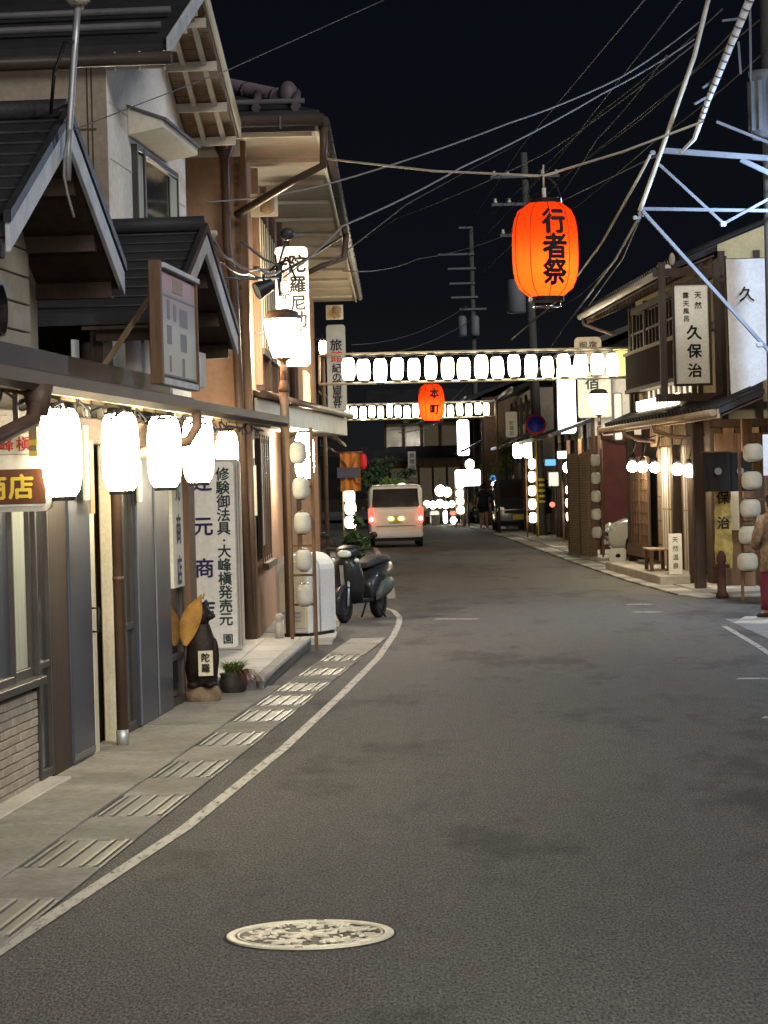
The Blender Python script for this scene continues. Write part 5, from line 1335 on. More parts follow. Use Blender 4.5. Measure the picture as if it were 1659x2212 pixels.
# lantern racks
def column(label_r, label_l, Y, pxs, w, h, mat, group, rackw=.28, post='wood_brown'):
    p = P(pxs[0][0], 1150, Y); top = P(pxs[0][0], pxs[0][1], Y).z + h
    lantern_rack('lantern_rack', label_r, (p.x + .02, Y + .06, 0), rackw, top, len(pxs) + 1, m=post)
    f0 = None
    for i_, (px, py) in enumerate(pxs):
        q = P(px, py, Y); lb_ = label_l.replace('lantern ', 'lantern, ' + LV(i_, len(pxs)) + ', ', 1)
        if f0 is None: f0 = round_lantern(lb_, q, w, h, mat, group)
        else: dup(f0, q, label=lb_)
    return f0
f0 = column('brown lantern rack in front of the slatted screen', 'unlit white round lantern on the rack before the slatted screen', 57.0, [(1286, 994), (1287, 1033), (1287.5, 1072), (1288, 1111), (1289, 1150)], .21, .25, 'paper_lantern', 'unlit lanterns before the slatted screen')
f0 = column('brown lantern rack at the inn entrance beside the utility pole', 'bluish white round lantern on the rack at the inn entrance', 37.6, [(1627, 978), (1624, 1038), (1621, 1098), (1618, 1156), (1615, 1214)], .29, .26, 'paper_lantern', 'unlit lanterns at the inn entrance', .36)
column('lantern rack on the concrete pole with the parking sign', 'small lit lantern on the rack at the concrete pole', 76.5, [(1149, 1002), (1149, 1030), (1149.5, 1060), (1150, 1089), (1151, 1118)], .2, .29, 'lit_row', 'lit lanterns at the concrete pole')
column('lantern rack against the red shop front', 'small lit lantern before the red shop front', 70, [(1228, 1058), (1228, 1086), (1229, 1116)], .14, .23, 'lit_row', 'lit lanterns before the red shop front')
column('lantern rack at the far lit stall', 'small round lit lantern on the rack at the far stall', 96, [(993, 1048), (993, 1066), (994, 1083), (995, 1102)], .26, .26, 'lit_row', 'lit lanterns at the far stall')
column('lantern rack before the leafy pots on the left pavement', 'lit round lantern above the leafy pots on the left pavement', 66, [(754, 1072), (757, 1098), (757, 1128)], .27, .3, 'lit_row', 'lit lanterns above the leafy pots')

# hanging inn sign in its timber frame
Y = 40.0; s = SC(Y); p = P(1495, 722, Y)
o = thing('inn_sign', 'long white inn sign with black brush characters in a dark timber frame', 'sign', (p.x, Y, p.z))
W_, H_ = (1532 - 1459) / s, (830 - 617) / s
MB().box(-W_ / 2, W_ / 2, 0, .05, -H_ / 2, H_ / 2).build('board', 'sign_white', o, bevel=.004, seg=1)
for x0, x1, z0, z1 in ((-W_ / 2 - .035, -W_ / 2, -H_ / 2 - .035, H_ / 2 + .035), (W_ / 2, W_ / 2 + .035, -H_ / 2 - .035, H_ / 2 + .035), (-W_ / 2, W_ / 2, H_ / 2, H_ / 2 + .035), (-W_ / 2, W_ / 2, -H_ / 2 - .035, -H_ / 2)):
    MB().box(x0, x1, -.02, .06, z0, z1).build('frame', 'wood_dark', o)
for x in (-W_ / 2 - .17, W_ / 2 + .14): MB().box(x - .05, x + .05, .05, .16, -H_ / 2 - .25, H_ / 2 + .35).build('outer_post', 'wood_dark', o)
for z_ in (H_ / 2 + .2, -H_ / 2 - .2): MB().box(-W_ / 2 - .3, W_ / 2 + .3, .06, .15, z_ - .06, z_ + .06).build('outer_beam', 'wood_dark', o)
b = MB(); zz = lambda py: (722 - py) / s
for ch, py, sz in (('久', 718, .23), ('保', 758, .22), ('治', 800, .22)): letters(b, ch, .03, zz(py), sz, bold=.03, y=-.004)
for ch, py in (('天', 638), ('然', 660)): letters(b, ch, .10, zz(py), .11, bold=.015, y=-.004)
for ch, py in (('露', 638), ('天', 656), ('風', 672), ('呂', 688)): letters(b, ch, -.08, zz(py), .095, bold=.015, y=-.004)
b.build('lettering', 'ink', o)
# white cloth banner
Y = 38.6; s = SC(Y); p = P(1568, 560, Y); q = P(1571, 856, Y)
o = thing('cloth_banner', 'large white cloth banner with black characters stretched beside the inn sign', 'banner', (p.x, Y, q.z))
hb_ = p.z - q.z; n = 10
top = [(i * .22, .03 * math.sin(i * .9), hb_) for i in range(n + 1)]; bot = [(i * .22 + .03, .04 * math.sin(i * .9 + .5), i * .098) for i in range(n + 1)]
b = MB(); b.add(top + bot + [(x, y + .008, z) for x, y, z in top + bot], [(i, i + 1, n + 2 + i, n + 1 + i) for i in range(n)] + [(2 * n + 2 + i, 3 * n + 3 + i, 3 * n + 4 + i, 2 * n + 3 + i) for i in range(n)], True); b.build('cloth', 'banner', o)
b = MB(); letters(b, '久保治', .28, (856 - 637) / s, .23, .5, True, bold=.02, y=-.05); b.build('lettering', 'ink', o)
b = MB(); b.tube([(0, .05, -.1), (0, .05, hb_ + .05)], .02, 6); b.build('pole', 'pole_brown', o)
b = MB(); b.tube([(0, .05, hb_), (2.3, .05, hb_)], .015, 6); b.build('top_rod', 'pole_brown', o)
# ================================================================ FAR HOUSES
def house(name, label, x0, x1, y0, y1, h, wall, roofm='roof', side='R', eave=.6, pent=2.7, pentd=.8, roof_h=1.2, lower=None, cat='house'):
    """a street house; side R: street face at x0, L: street face at x1"""
    o = thing(name, label, cat, ((x0 + x1) / 2, y0, 0)); cx = (x0 + x1) / 2
    X = lambda v: v - cx
    MB().box(X(x0), X(x1), 0, y1 - y0, pent, h).build('upper_wall', wall, o)
    MB().box(X(x0), X(x1), .01, y1 - y0 - .01, 0, pent - .002).build('lower_wall', lower or wall, o)
    fx, s = (X(x0), -1) if side == 'R' else (X(x1), 1)
    D = y1 - y0
    w = x1 - x0
    b = MB(); a0, a1 = X(x0) - eave, X(x1) + eave
    b.prism([(a0, -eave * .6, h), (0, -eave * .6, h + roof_h), (a1, -eave * .6, h), (a1, -eave * .6, h - .12), (0, -eave * .6, h + roof_h - .14), (a0, -eave * .6, h - .12)], (0, D + eave * 1.2, 0)); b.build('roof', roofm, o)
    b = MB(); b.prism([(fx + s * pentd, -.1, pent), (fx, -.1, pent + .35), (fx, -.1, pent + .43), (fx + s * pentd, -.1, pent + .08)], (0, D + .2, 0)); b.build('pent_roof', roofm, o)
    b = MB(); b.tube([(fx + s * (pentd + .05), -.1, pent + .03), (fx + s * (pentd + .05), D + .1, pent + .03)], .05, 6); b.build('gutter', 'pipe_brown', o)
    b = MB(); b.tube([(fx + s * (eave + .03), -.2, h), (fx + s * (eave + .03), D + .2, h)], .05, 6); b.build('gutter', 'pipe_white' if side == 'R' else 'pipe_brown', o)
    n = max(1, int(D / 2.6))
    for i in range(n):
        ya, yb = D * (i + .15) / n, D * (i + .85) / n; g = group_empty('window', o)
        MB().box(fx - .02, fx + s * .03 if s > 0 else fx - .03, ya, yb, pent + .75, h - .35).build('pane', 'glass_dark', g)
        for k in range(4): yy = ya + (yb - ya) * k / 3; MB().box(fx + s * .035, fx + s * .06, yy - .03, yy + .03, pent + .7, h - .3).build('bar', 'wood_dark', g)
        g = group_empty('shop_door', o)
        MB().box(fx - .02 if s > 0 else fx - .03, fx + s * .03 if s > 0 else fx + .02, ya, yb, .05, 2.2).build('pane', 'glass_dark', g)
        for k in range(4): yy = ya + (yb - ya) * k / 3; MB().box(fx + s * .035, fx + s * .06, yy - .04, yy + .04, .05, 2.25).build('stile', 'wood_brown', g)
    for i in range(n + 1): yy = D * i / n; MB().box(fx + s * .001, fx + s * .08, yy - .07, yy + .07, 0, h - .12).build('post', 'wood_dark', o)
    return o
redshop = house('red_shop', 'dark red fronted shop with blue-lit eave beyond the slatted screen', 4.95, 10, 62.5, 76, 4.7, 'plaster', lower='shop_red', pentd=1.0, cat='shop')
house('far_shop', 'dark timber shop behind the concrete pole with parking sign', 4.5, 9.5, 79.5, 92, 4.4, 'wall_brown', pentd=.7, cat='shop')
house('far_house', 'shadowed house at the far right beyond the third street lamp', 3.6, 9, 95, 112, 4.6, 'wood_brown', pentd=.7)
house('side_house', 'narrow dark house with orange curtain beyond the tall orange house', -6, -1.75, 57.6, 72, 4.6, 'wood_brown', side='L', pentd=.7)
house('far_side_house', 'dim house on the left where the road bends', -7, -2.4, 75, 92, 4.5, 'wall_brown', side='L')
# middle house closing the view, front towards the viewer
def end_house():
    Y = 110.; s = SC(Y); p = P(918, 1060, Y)
    o = thing('bend_house', 'dim two-storey timber house facing down the street where the road bends', 'house', (p.x, Y, 0))
    MB().box(-1.6, 1.7, 0, 5, 0, 4.4).build('wall', 'wood_brown', o)
    MB().prism([(-2.3, -.8, 4.3), (2.2, -.8, 4.3), (2.2, 2.5, 5.4), (-2.3, 2.5, 5.4)], (0, 0, .12)).build('roof', 'roof', o)
    MB().prism([(-2.6, -1.2, 2.5), (2.6, -1.2, 2.5), (2.6, 0, 3.0), (-2.6, 0, 3.0)], (0, 0, .1)).build('pent_roof', 'roof', o)
    for x in (-1.2, -.45, .3, 1.05):
        g = group_empty('window', o); MB().box(x - .3, x + .3, -.04, 0, 3.1, 3.9).build('pane', 'lit_dim' if x > .2 else 'glass_dark', g)
        MB().box(x - .32, x - .28, -.08, -.041, 3.05, 3.95).build('stile', 'plaster', g); MB().box(x - .3, x + .3, -.08, -.041, 3.9, 3.95).build('rail', 'plaster', g)
    for x in (-.7, .0, .7): MB().box(x - .12, x + .12, -.05, 0, 4.05, 4.28).build('transom_panel', 'plaster', o)
    MB().box(-1.5, 1.6, -.06, 0, 3.97, 4.03).build('beam', 'soffit_pale', o)
    MB().box(1.35, 1.65, -.1, 0, 2.9, 3.8).build('wall_strip', 'plaster', o)
    MB().box(-1.4, 1.5, -.05, -.002, .2, 2.2).build('shop_front', 'lit_dim', o)
    for i in range(6): MB().box(-1.45 + i * .58, -1.36 + i * .58, -.1, -.051, .0, 2.3).build('post', 'wood_dark', o)
    p = P(890, 1003, Y - 1.4) - o.location
    bd = MB().box(p.x - .16, p.x + .16, -1.45, -1.38, p.z - .52, p.z + .52).build('board', 'banner', o)
    b = MB(); letters(b, '旅館山屋', p.x, p.z + .36, .2, .24, bold=.01, y=-1.456); b.build('lettering', 'ink', bd)
end_house()
# wooded hill closing the valley
def hill():
    rnd = random.Random(2); b = MB(); n, m = 60, 14
    vs = []
    for j in range(m + 1):
        t = j / m
        for i in range(n + 1):
            x = -260 + 520 * i / n; y = 190 + 320 * t
            ridge = 6 + 2 * math.exp(-((x - 90) / 120) ** 2) + 2.5 * math.exp(-((x + 120) / 90) ** 2)
            vs.append((x, y, -1 + ridge * (t ** 1.1) * (1 + .10 * math.sin(x * .13 + t * 5)) + rnd.uniform(-.3, .6) * (t > 0)))
    fs = [(j * (n + 1) + i, j * (n + 1) + i + 1, (j + 1) * (n + 1) + i + 1, (j + 1) * (n + 1) + i) for j in range(m) for i in range(n)]
    b.add(vs, fs, True); tag(b.build('hill', 'hill'), kind='structure')
hill()
# ---- leafy things
def bush(name, label, p, rx, rz, n, mat, seed, cat='shrub', trunk=True, group=None, lsz=.09):
    o = thing(name, label, cat, (p[0], p[1], 0), 0, group); r = random.Random(seed); zc = p[2]; b = MB()
    clumps = [(r.gauss(0, .45) * rx, r.gauss(0, .45) * rx, zc + r.gauss(0, .45) * rz, r.uniform(.25, .5)) for _ in range(11)]
    for i in range(n):
        c = r.choice(clumps); q = Vector((c[0] + r.gauss(0, c[3] * rx * .55), c[1] + r.gauss(0, c[3] * rx * .55), max(.1, c[2] + r.gauss(0, c[3] * rz * .55))))
        d = Vector((r.gauss(0, 1), r.gauss(0, 1), r.gauss(0, .7) - .2)).normalized(); s_ = lsz * r.uniform(.6, 1.4); x = d.orthogonal().normalized() * s_ * .4
        b.add([q, q + d * s_ * .5 + x, q + d * s_, q + d * s_ * .5 - x], [(0, 1, 2, 3)])
    l = b.build('crown', mat, o); l['kind'] = 'stuff'
    if trunk:
        b = MB()
        b.tube([(0, 0, 0), (.03, .02, zc * .5), (0, 0, zc)], .06, 6, r1=.02)
        for c in clumps[:6]: b.tube([(0.02, 0, zc * .45), (c[0] * .6, c[1] * .6, (zc * .5 + c[2]) / 2), (c[0], c[1], c[2])], .025, 5, r1=.008)
        b.build('trunk', 'bark', o)
    return o
bush('street_tree', 'small leafy tree lit by the third street lamp', P(1092, 985, 91), .75, 1.0, 900, 'leaf_green', 3, 'tree')
bush('street_tree', 'dark leafy shrub behind the dark parked van', P(1062, 1060, 97), .9, 1.4, 900, 'leaf_deep', 4, 'tree')
bush('street_tree', 'bushy tree above the white van where the road bends', P(822, 1048, 98), 1.0, .6, 800, 'leaf_deep', 5, 'tree', lsz=.14)
bush('garden_shrub', 'yellow-green lit shrub above the roof of the white van', P(850, 1052, 96), .5, .4, 420, 'leaf_green', 6, lsz=.12)
bush('leafy_pot', 'leafy green potted shrub on the left pavement beyond the scooter', P(764, 1172, 58), .2, .3, 420, 'leaf_deep', 8, 'plant', lsz=.12)
bush('leafy_pot', 'dark leafy potted shrub beside the lit lanterns on the left', P(775, 1176, 60), .18, .26, 300, 'leaf_deep', 9, 'plant', lsz=.12)
# ---- light boxes and lit signs far off
def lightbox(label, px0, px1, py0, py1, Y, mat, depth=.2, post=True, name='light_box', r=.08):
    a = P(px0, py1, Y); c = P(px1, py0, Y); o = thing(name, label, 'light box', ((a.x + c.x) / 2, Y, (a.z + c.z) / 2)); w = (c.x - a.x) / 2; h = (c.z - a.z) / 2
    b = MB(); b.prism([(x, y + .02, z) for x, y, z in rrect(-w - .02, w + .02, -h - .02, h + .02, r)], (0, depth, 0)); b.build('case', 'steel_paint', o)
    b = MB(); b.prism(rrect(-w, w, -h, h, r), (0, .018, 0)); b.build('face', mat, o)
    if post: b = MB(); b.bar((0, depth * .7, -h), (0, depth * .7, -(a.z + c.z) / 2), .06, .06); b.bar((0, depth * .7, h + .02), (.4, depth * .7, h + .02), .04, .04); b.build('post', 'iron', o)
    return o
lightbox('tall glaring blue-white light box on the red shop', 1207, 1241, 790, 936, 66, 'lit_box', post=True)
lightbox('tall glaring light box beyond the farther lantern row', 989, 1012, 907, 984, 97, 'lit_box')
lightbox('wide glaring light box below the tall one far off', 984, 1037, 1014, 1050, 95, 'lit_box')
lightbox('narrow blue lit post sign under the far stall', 958, 966, 1103, 1130, 102, 'lit_box', post=False)
lightbox('small red lit lamp at the far stall', 972, 986, 1104, 1113, 100, 'lit_red', post=False)
lightbox('white menu stand under the far stall canopy', 930, 948, 1104, 1132, 102.5, 'lit_soft_glow', post=False)
lightbox('small blue lit sign among the leaves behind the walker', 1060, 1072, 1026, 1040, 94, 'lit_blue', post=False)
lightbox('cold blue lit panel inside the red shop', 1178, 1200, 992, 1006, 73, 'lit_blue', post=False, r=.02)
lightbox('warm lit menu panel in the red shop front', 1186, 1206, 1020, 1050, 72, 'lit_soft_glow', post=False, r=.02)
lightbox('bright lit eave panel over the red shop door', 1205, 1226, 975, 990, 69, 'lit_box_warm', post=False, r=.02)
lightbox('bright roof lamp beyond the white van', 860, 876, 1044, 1058, 92, 'lit_box_warm', post=True)
p = P(1228, 1010, 66); o = thing('globe_lamp', 'small bright globe lamp before the red shop', 'lamp', p); b = MB(); b.ball((0, 0, 0), .14); b.build('globe', 'lit_globe', o); b = MB(); b.tube([(0, 0, .13), (0, .3, .5)], .02, 6); b.build('bracket', 'iron', o)
p = P(1193, 1090, 70); o = thing('signal_lamp', 'small red glowing lamp in the red shop doorway', 'lamp', p); b = MB(); b.ball((0, 0, 0), .07); b.build('globe', 'lit_red', o); b = MB(); b.tube([(0, 0, .06), (0, .1, .5)], .012, 6); b.build('cord', 'iron', o)
for k, (px, lab) in enumerate(((1118, 'large lit paper lantern under the eave by the concrete pole, street side'), (1141, 'large lit paper lantern tucked beside the concrete pole'))):
    make_lantern('paper_lantern', lab, .29, .48, 'lit_row', P(px, 973, 80), 'large lanterns by the concrete pole', cord=.2)
# picture sign on the red shop
p = P(1284, 850, 61.5); s = SC(61.5); o = thing('picture_sign', 'pale green sign board with dark brush mark and white triangle above the street lamp', 'sign', p)
MB().box(-.38, .38, 0, .1, -.55, .5).build('board', 'plaster', o, bevel=.02)
b = MB(); letters(b, '宿', -.05, .26, .34, bold=.03, y=-.006); b.build('lettering', 'ink_green', o)
b = MB(); b.prism([(-.28, -.008, -.02), (-.2, -.008, -.05), (0, -.008, -.36), (.26, -.008, -.12), (.3, -.008, -.18), (.02, -.008, -.46)], (0, .004, 0)); b.build('mark', 'sign_white', o)
p = P(1270, 752, 60); o = thing('round_sign', 'small grey rounded sign with two characters above the lantern row', 'sign', p)
b = MB(); b.prism(rrect(-.3, .3, -.35, .25, .1), (0, .1, 0)); b.build('box', 'wall_brown', o); b = MB(); letters(b, '御宿', -.11, .06, .19, .22, True, y=-.006); b.build('lettering', 'ink', o); b = MB(); b.bar((.3, .05, 0), (.7, .05, 0), .03, .03); b.build('bracket', 'iron', o)
p = P(1105, 917, 88); o = thing('vertical_sign', 'white vertical shop sign above the leaves at the far right', 'sign', p)
b = MB(); b.prism(rrect(-.19, .19, -.42, .42, .05), (0, .12, 0)); b.build('box', 'sign_white', o); b = MB(); letters(b, '陀羅尼', 0, .05, .15, .17, y=-.006); b.build('lettering', 'ink_grey', o); b = MB(); b.bar((.19, .05, .2), (.8, .05, .2), .03, .03); b.build('bracket', 'iron', o)
# orange curtain and red disc on the left
p = P(757, 1019, 62.0); s = SC(62.0); o = thing('shop_curtain', 'orange shop curtain crossed by folds and a dark band on the left', 'curtain', p)
w_, h_ = 22 / s, 42 / s
b = MB(); n = 10; top = [(-w_ + 2 * w_ * i / n, .02 * math.sin(i * 1.7), h_) for i in range(n + 1)]; bot = [(-w_ + 2 * w_ * i / n, .035 * math.sin(i * 1.7 + .5), -h_) for i in range(n + 1)]
b.add(top + bot + [(x, y + .01, z) for x, y, z in top + bot], [(i, i + 1, n + 2 + i, n + 1 + i) for i in range(n)] + [(2 * n + 2 + i, 3 * n + 3 + i, 3 * n + 4 + i, 2 * n + 3 + i) for i in range(n)], True); b.build('cloth', 'noren', o)
b = MB(); b.bar((-w_ * .9, -.05, h_ * .85), (-w_ * .1, -.05, .05), .05, .012); b.bar((w_ * .9, -.05, h_ * .85), (w_ * .1, -.05, .05), .05, .012); b.bar((-w_ * .9, -.05, -h_ * .6), (-w_ * .2, -.05, -.1), .05, .012); b.bar((w_ * .9, -.05, -h_ * .6), (w_ * .2, -.05, -.1), .05, .012); b.build('fold_stripes', 'wood_tan', o)
MB().box(-w_ * 1.3, w_ * .9, -.09, -.06, -.14, .1).build('band', 'noren_dark', o)
b = MB(); b.tube([(-w_ * 1.6, 0, h_), (w_ * 1.2, 0, h_)], .02, 6); b.build('rod', 'wood_brown', o)
p = P(783, 997, 63); o = thing('red_lantern', 'flat red round lantern edge beside the orange curtain', 'lantern', p)
b = MB(); b.lathe(lantern_profile(.2, .38, .4), 16); b.build('shade', 'red_disc', o); b = MB(); b.tube([(0, 0, .19), (0, 0, .4)], .01, 5); b.build('cord', 'black', o)
# ---- concrete pole with no-parking sign
q = G(1170, 1160); tp = P(1131, 330, q.y)
up = thing('utility_pole', 'tall concrete utility pole with round blue parking sign on the right pavement', 'utility pole', (q.x, q.y, 0))
lean = Vector((tp.x - q.x, 0, tp.z)); b = MB(); b.tube([(0, 0, 0), lean], .17, 12, r1=.10); b.build('shaft', 'concrete_pole', up)
for i in range(5):
    z = 1.0 + i * .16; b = MB(); b.lathe([(.176, z), (.176, z + .07)], 12, (lean.x * z / lean.z, 0, 0), cap=False); b.build('stripe', 'pole_yellow', up)
for z, l0 in ((tp.z - .7, 1.0), (tp.z - 1.5, 1.0), (tp.z - 2.4, .8)):
    x = lean.x * z / lean.z; b = MB(); b.bar((x - l0, -.12, z), (x + l0, -.12, z), .08, .08); b.build('crossarm', 'steel_paint', up)
    for k in (-.9, -.5, .5, .9):
        b = MB(); b.lathe([(.05, 0), (.06, .05), (.03, .1), (.05, .13)], 8, (x + k * l0, -.12, z + .04)); b.build('insulator', 'plastic_white', up)
tz = P(1110, 640, q.y).z; x = lean.x * tz / lean.z
b = MB(); b.lathe([(.26, -.5), (.28, -.45), (.28, .4), (.2, .48)], 14, (x - .42, -.1, tz)); b.build('transformer', 'steel_paint', up)
p = P(1157, 917, q.y - .35)
ns = thing('parking_sign', 'round blue no-parking sign with red rim and slash on its own post', 'road sign', (p.x, q.y - .35, 0))
for nm, r0, r1, yy, m in (('disc', .001, .30, 0, 'sign_red'), ('field', .001, .235, -.006, 'sign_blue')):
    b = MB(); b.lathe([(r1, 0), (r1, .012), (r0, .012)], 28, cap=False); b.tf(Matrix.Translation((0, yy, p.z)) @ Matrix.Rotation(PI / 2, 4, 'X')); b.build(nm, m, ns)
b = MB(); b.bar((-.17, -.024, p.z + .17), (.17, -.024, p.z - .17), .008, .06, (0, -1, 0)); b.build('slash', 'sign_red', ns)
b = MB(); b.tube([(.0, .03, 0), (.0, .03, p.z + .3)], .03, 8); b.build('post', 'pole_yellow', ns)
# ---- far utility pole with many crossarms
Y = 100.; bp = P(1033, 1128, Y); tp = P(1017, 490, Y)
u2 = thing('utility_pole', 'slim far utility pole with four stacked crossarms and small transformer', 'utility pole', (bp.x, Y, 0)); ln_ = Vector((tp.x - bp.x, 0, tp.z))
b = MB(); b.tube([(0, 0, 0), ln_], .12, 10, r1=.08); b.build('shaft', 'concrete_pole', u2)
for py, a0, a1 in ((492, -.45, .05), (549, -1.25, .1), (580, -.9, .15), (612, -.85, .1), (642, -.8, .2), (668, -.5, .5)):
    z = P(1020, py, Y).z; x = ln_.x * z / ln_.z; b = MB(); b.bar((x + a0, -.1, z), (x + a1, -.1, z), .07, .07); b.build('crossarm', 'steel_paint', u2)
z = P(995, 705, Y).z; x = ln_.x * z / ln_.z
for dx in (-.42, .05): b = MB(); b.lathe([(.16, -.38), (.17, -.3), (.17, .3), (.1, .38)], 12, (x + dx, -.15, z)); b.build('transformer', 'steel_paint', u2)

# ---- near right utility pole, its arms and the cold street light
q = Vector((5.36, 36.2, 0)); tp = P(1650, -60, 36.2)
u3 = thing('utility_pole', 'concrete utility pole with yellow stripes and steel arms at the inn corner', 'utility pole', (q.x, q.y, 0))
b = MB(); b.tube([(0, 0, 0), (0, 0, 9.5)], .17, 14, r1=.12); b.build('shaft', 'concrete_pole', u3)
wz0, wz1 = 1.05, 1.9
for i in range(5):
    z = wz0 + i * .17; b = MB(); rr_ = .178
    pts = []
    b.add([(rr_ * math.cos(a), rr_ * math.sin(a), z + .09 * (a - PI) / PI * 1.6) for a in [PI * k / 12 for k in range(25)]] + [(rr_ * math.cos(a), rr_ * math.sin(a), z + .08 + .09 * (a - PI) / PI * 1.6) for a in [PI * k / 12 for k in range(25)]], [(k, k + 1, 26 + k, 25 + k) for k in range(24)]); b.build('stripe', 'pole_yellow' if i % 2 == 0 else 'black', u3)
MB().box(-.26, .05, -.2, -.185, 1.75, 2.3).build('notice', 'banner', u3)
def up_bar(name, a, c, w, h, mat, Y0=35.6, Y1=35.6):
    b = MB(); b.bar(P(*a, Y0) - q, P(*c, Y1) - q, w * .72, h * .72); return b.build(name, mat, u3)
up_bar('crossarm', (1428, 325), (1700, 345), .10, .10, 'steel_paint')
up_bar('brace', (1600, 345), (1700, 392), .07, .09, 'steel_paint')
up_bar('crossarm', (1380, 451), (1700, 456), .06, .06, 'steel_paint')
up_bar('strut', (1424, 355), (1562, 482), .05, .05, 'steel_paint')
up_bar('strut', (1562, 484), (1700, 408), .05, .05, 'steel_paint', 35.5, 35.5)
up_bar('strut', (1388, 456), (1690, 790), .06, .06, 'steel_paint', 35.4, 35.8)
up_bar('strut', (1548, 263), (1690, 320), .05, .05, 'steel_paint')
for (px, py, w_) in ((1562, 484, .07), (1410, 330, .06), (1385, 462, .07), (1372, 470, .05), (1640, 745, .07)):
    b = MB(); c_ = P(px, py, 35.45) - q; b.box(c_.x - w_ * .6, c_.x + w_ * .6, c_.y - w_ * .5, c_.y + w_ * .5, c_.z - w_ * .5, c_.z + w_ * .5); b.build('clamp', 'steel', u3, bevel=.012)
p = P(1660, 232, 35.9) - q; b = MB(); b.lathe([(.22, -.42), (.24, -.36), (.24, .40), (.26, .42), (.26, .48)], 16, p); b.build('transformer', 'steel_paint', u3)
for i in range(6):
    a = PI + .5 * i; b = MB(); b.bar(p + Vector((.25 * math.cos(a), .25 * math.sin(a), -.32)), p + Vector((.25 * math.cos(a), .25 * math.sin(a), .34)), .02, .05); b.build('cooling_fin', 'steel_paint', u3)
for (a, c) in (((1620, 20), (1622, 175)), ((1595, 90), (1600, 160)), ((1560, 45), (1600, 40))): up_bar('hanger', a, c, .04, .04, 'steel_paint')
cl = thing('led_street_light', 'cold white street light on the concrete pole at the inn corner', 'street lamp', (5.75, 34.2, 5.55))
b = MB(); b.box(-.12, .12, -.3, .25, -.05, .06); b.build('housing', 'steel_paint', cl, bevel=.03)
b = MB(); b.box(-.1, .1, -.27, .1, -.062, -.052); b.build('lens', EM('lit_led', (.62, .80, 1.0), 22), cl)
b = MB(); b.tube([(0, .2, 0), (-.1, 1.0, .1), (-.35, 1.9, .12)], .03, 8); b.build('arm', 'steel', cl)
lamp_light('led_light', cl, (0, -.1, -.12), 360, (.50, .70, 1.0), .12)

lightbox('glowing white pillar sign at the far end of the inn', 1329, 1342, 850, 950, 53, 'lit_soft_glow', post=False, r=.03)

# small lamps of the far stalls
stall = [('round lit stall lamp at the left end of the far stall row', 922, 1089, .13), ('round lit stall lamp beside the left end of the far stall row', 935, 1091, .14), ('round lit stall lamp in the middle of the far stall row', 950, 1088, .15), ('round lit stall lamp right of the middle of the far stall row', 963, 1091, .13), ('round lit stall lamp by the red lamp of the far stall', 976, 1089, .12), ('larger lit stall lantern under the roof of the bend house', 951, 1060, .2), ('lit stall lantern beside the larger one under the bend house roof', 966, 1063, .17), ('low round lamp on the ground at the far stall', 980, 1124, .13), ('bright round lamp over the wide far light box', 1015, 1003, .18)]
for lab, px, py, r_ in stall:
    p = P(px, py, 102.); o = thing('stall_lamp', lab, 'lamp', p, 0, 'lamps of the far stalls'); b = MB(); b.ball((0, 0, 0), r_, r_, r_ * 1.1, 12, 8); b.build('globe', 'lit_row', o); b = MB(); b.tube([(0, 0, r_), (0, .2, r_ + .25)], .012, 5); b.build('cord', 'iron', o)
for k, (px, py, w_, h_, m) in enumerate(((905, 1118, .5, .5, 'wood_tan'), (1008, 1105, .45, .8, 'paint_cream'), (1020, 1115, .35, .5, 'wood_brown'), (940, 1121, .3, .35, 'plastic_white'), (1028, 1122, .6, .3, 'plastic_grey'))):
    p = P(px, py, 101.); o = thing('stall_board', ('tan board leaning at the far stall left end', 'cream panel below the wide far light box', 'brown board beside the cream panel far off', 'small white crate under the far stall lamps', 'low grey bench at the far right kerb')[k], 'board', (p.x, 101., 0)); MB().box(-w_ / 2, w_ / 2, 0, .2, 0, h_).build('panel', m, o, bevel=.01, seg=1); MB().box(-w_ / 2 - .03, w_ / 2 + .03, -.02, .22, h_, h_ + .04).build('rim', 'wood_brown', o)
# ================================================================ WIRES
def wire(label, pts, r=.009, mat='wire', sag=.0, name='overhead_wire'):
    v = [P(*p) for p in pts]; out = []
    for i in range(len(v) - 1):
        for k in range(6): t = k / 6; out.append(v[i].lerp(v[i + 1], t) + Vector((0, 0, -sag * 4 * t * (1 - t))))
    out.append(v[-1]); b = MB(); b.tube(out, r, 5); return tag(b.build(name, mat), label, 'wire', 'wires over the road')
wire('pair wire from the right pole to the tall house, upper strand', [(1510, 48, 35.5), (1340, 168, 34), (1100, 266, 32), (700, 400, 30.2), (445, 437, 29)], .010, 'wire_pale', .03)
wire('pair wire from the right pole to the tall house, lower strand', [(1500, 85, 35.5), (1300, 203, 34), (1000, 360, 32), (740, 488, 30.5), (612, 600, 29.5)], .011, 'wire_pale', .03)
wire('thin wire climbing out of the picture over the big red lantern', [(1400, -10, 33), (1130, 312, 60), (1010, 490, 100)], .012)
wire('thin wire to the crossarms of the slim far pole', [(1480, -10, 34), (1200, 350, 60), (1000, 560, 100)], .012)
wire('thin wire passing behind the big red lantern', [(1660, 28, 36), (1230, 372, 60), (1040, 560, 100)], .012)
wire('thin wire dipping left of the big red lantern', [(1420, 335, 36), (1200, 440, 60), (1020, 610, 100)], .012)
wire('thin slack wire between the tall house and the farther poles', [(740, 585, 45), (900, 560, 60), (1110, 500, 78)], .010, sag=.1)
wire('hair-thin wire from the gable mast up over the street', [(160, 280, 18.3), (275, 235, 20), (490, 152, 24), (840, -5, 30)], .005)
wire('thin wire crossing below the rope of the big red lantern', [(700, 580, 40), (880, 440, 50), (1120, 310, 78)], .010)
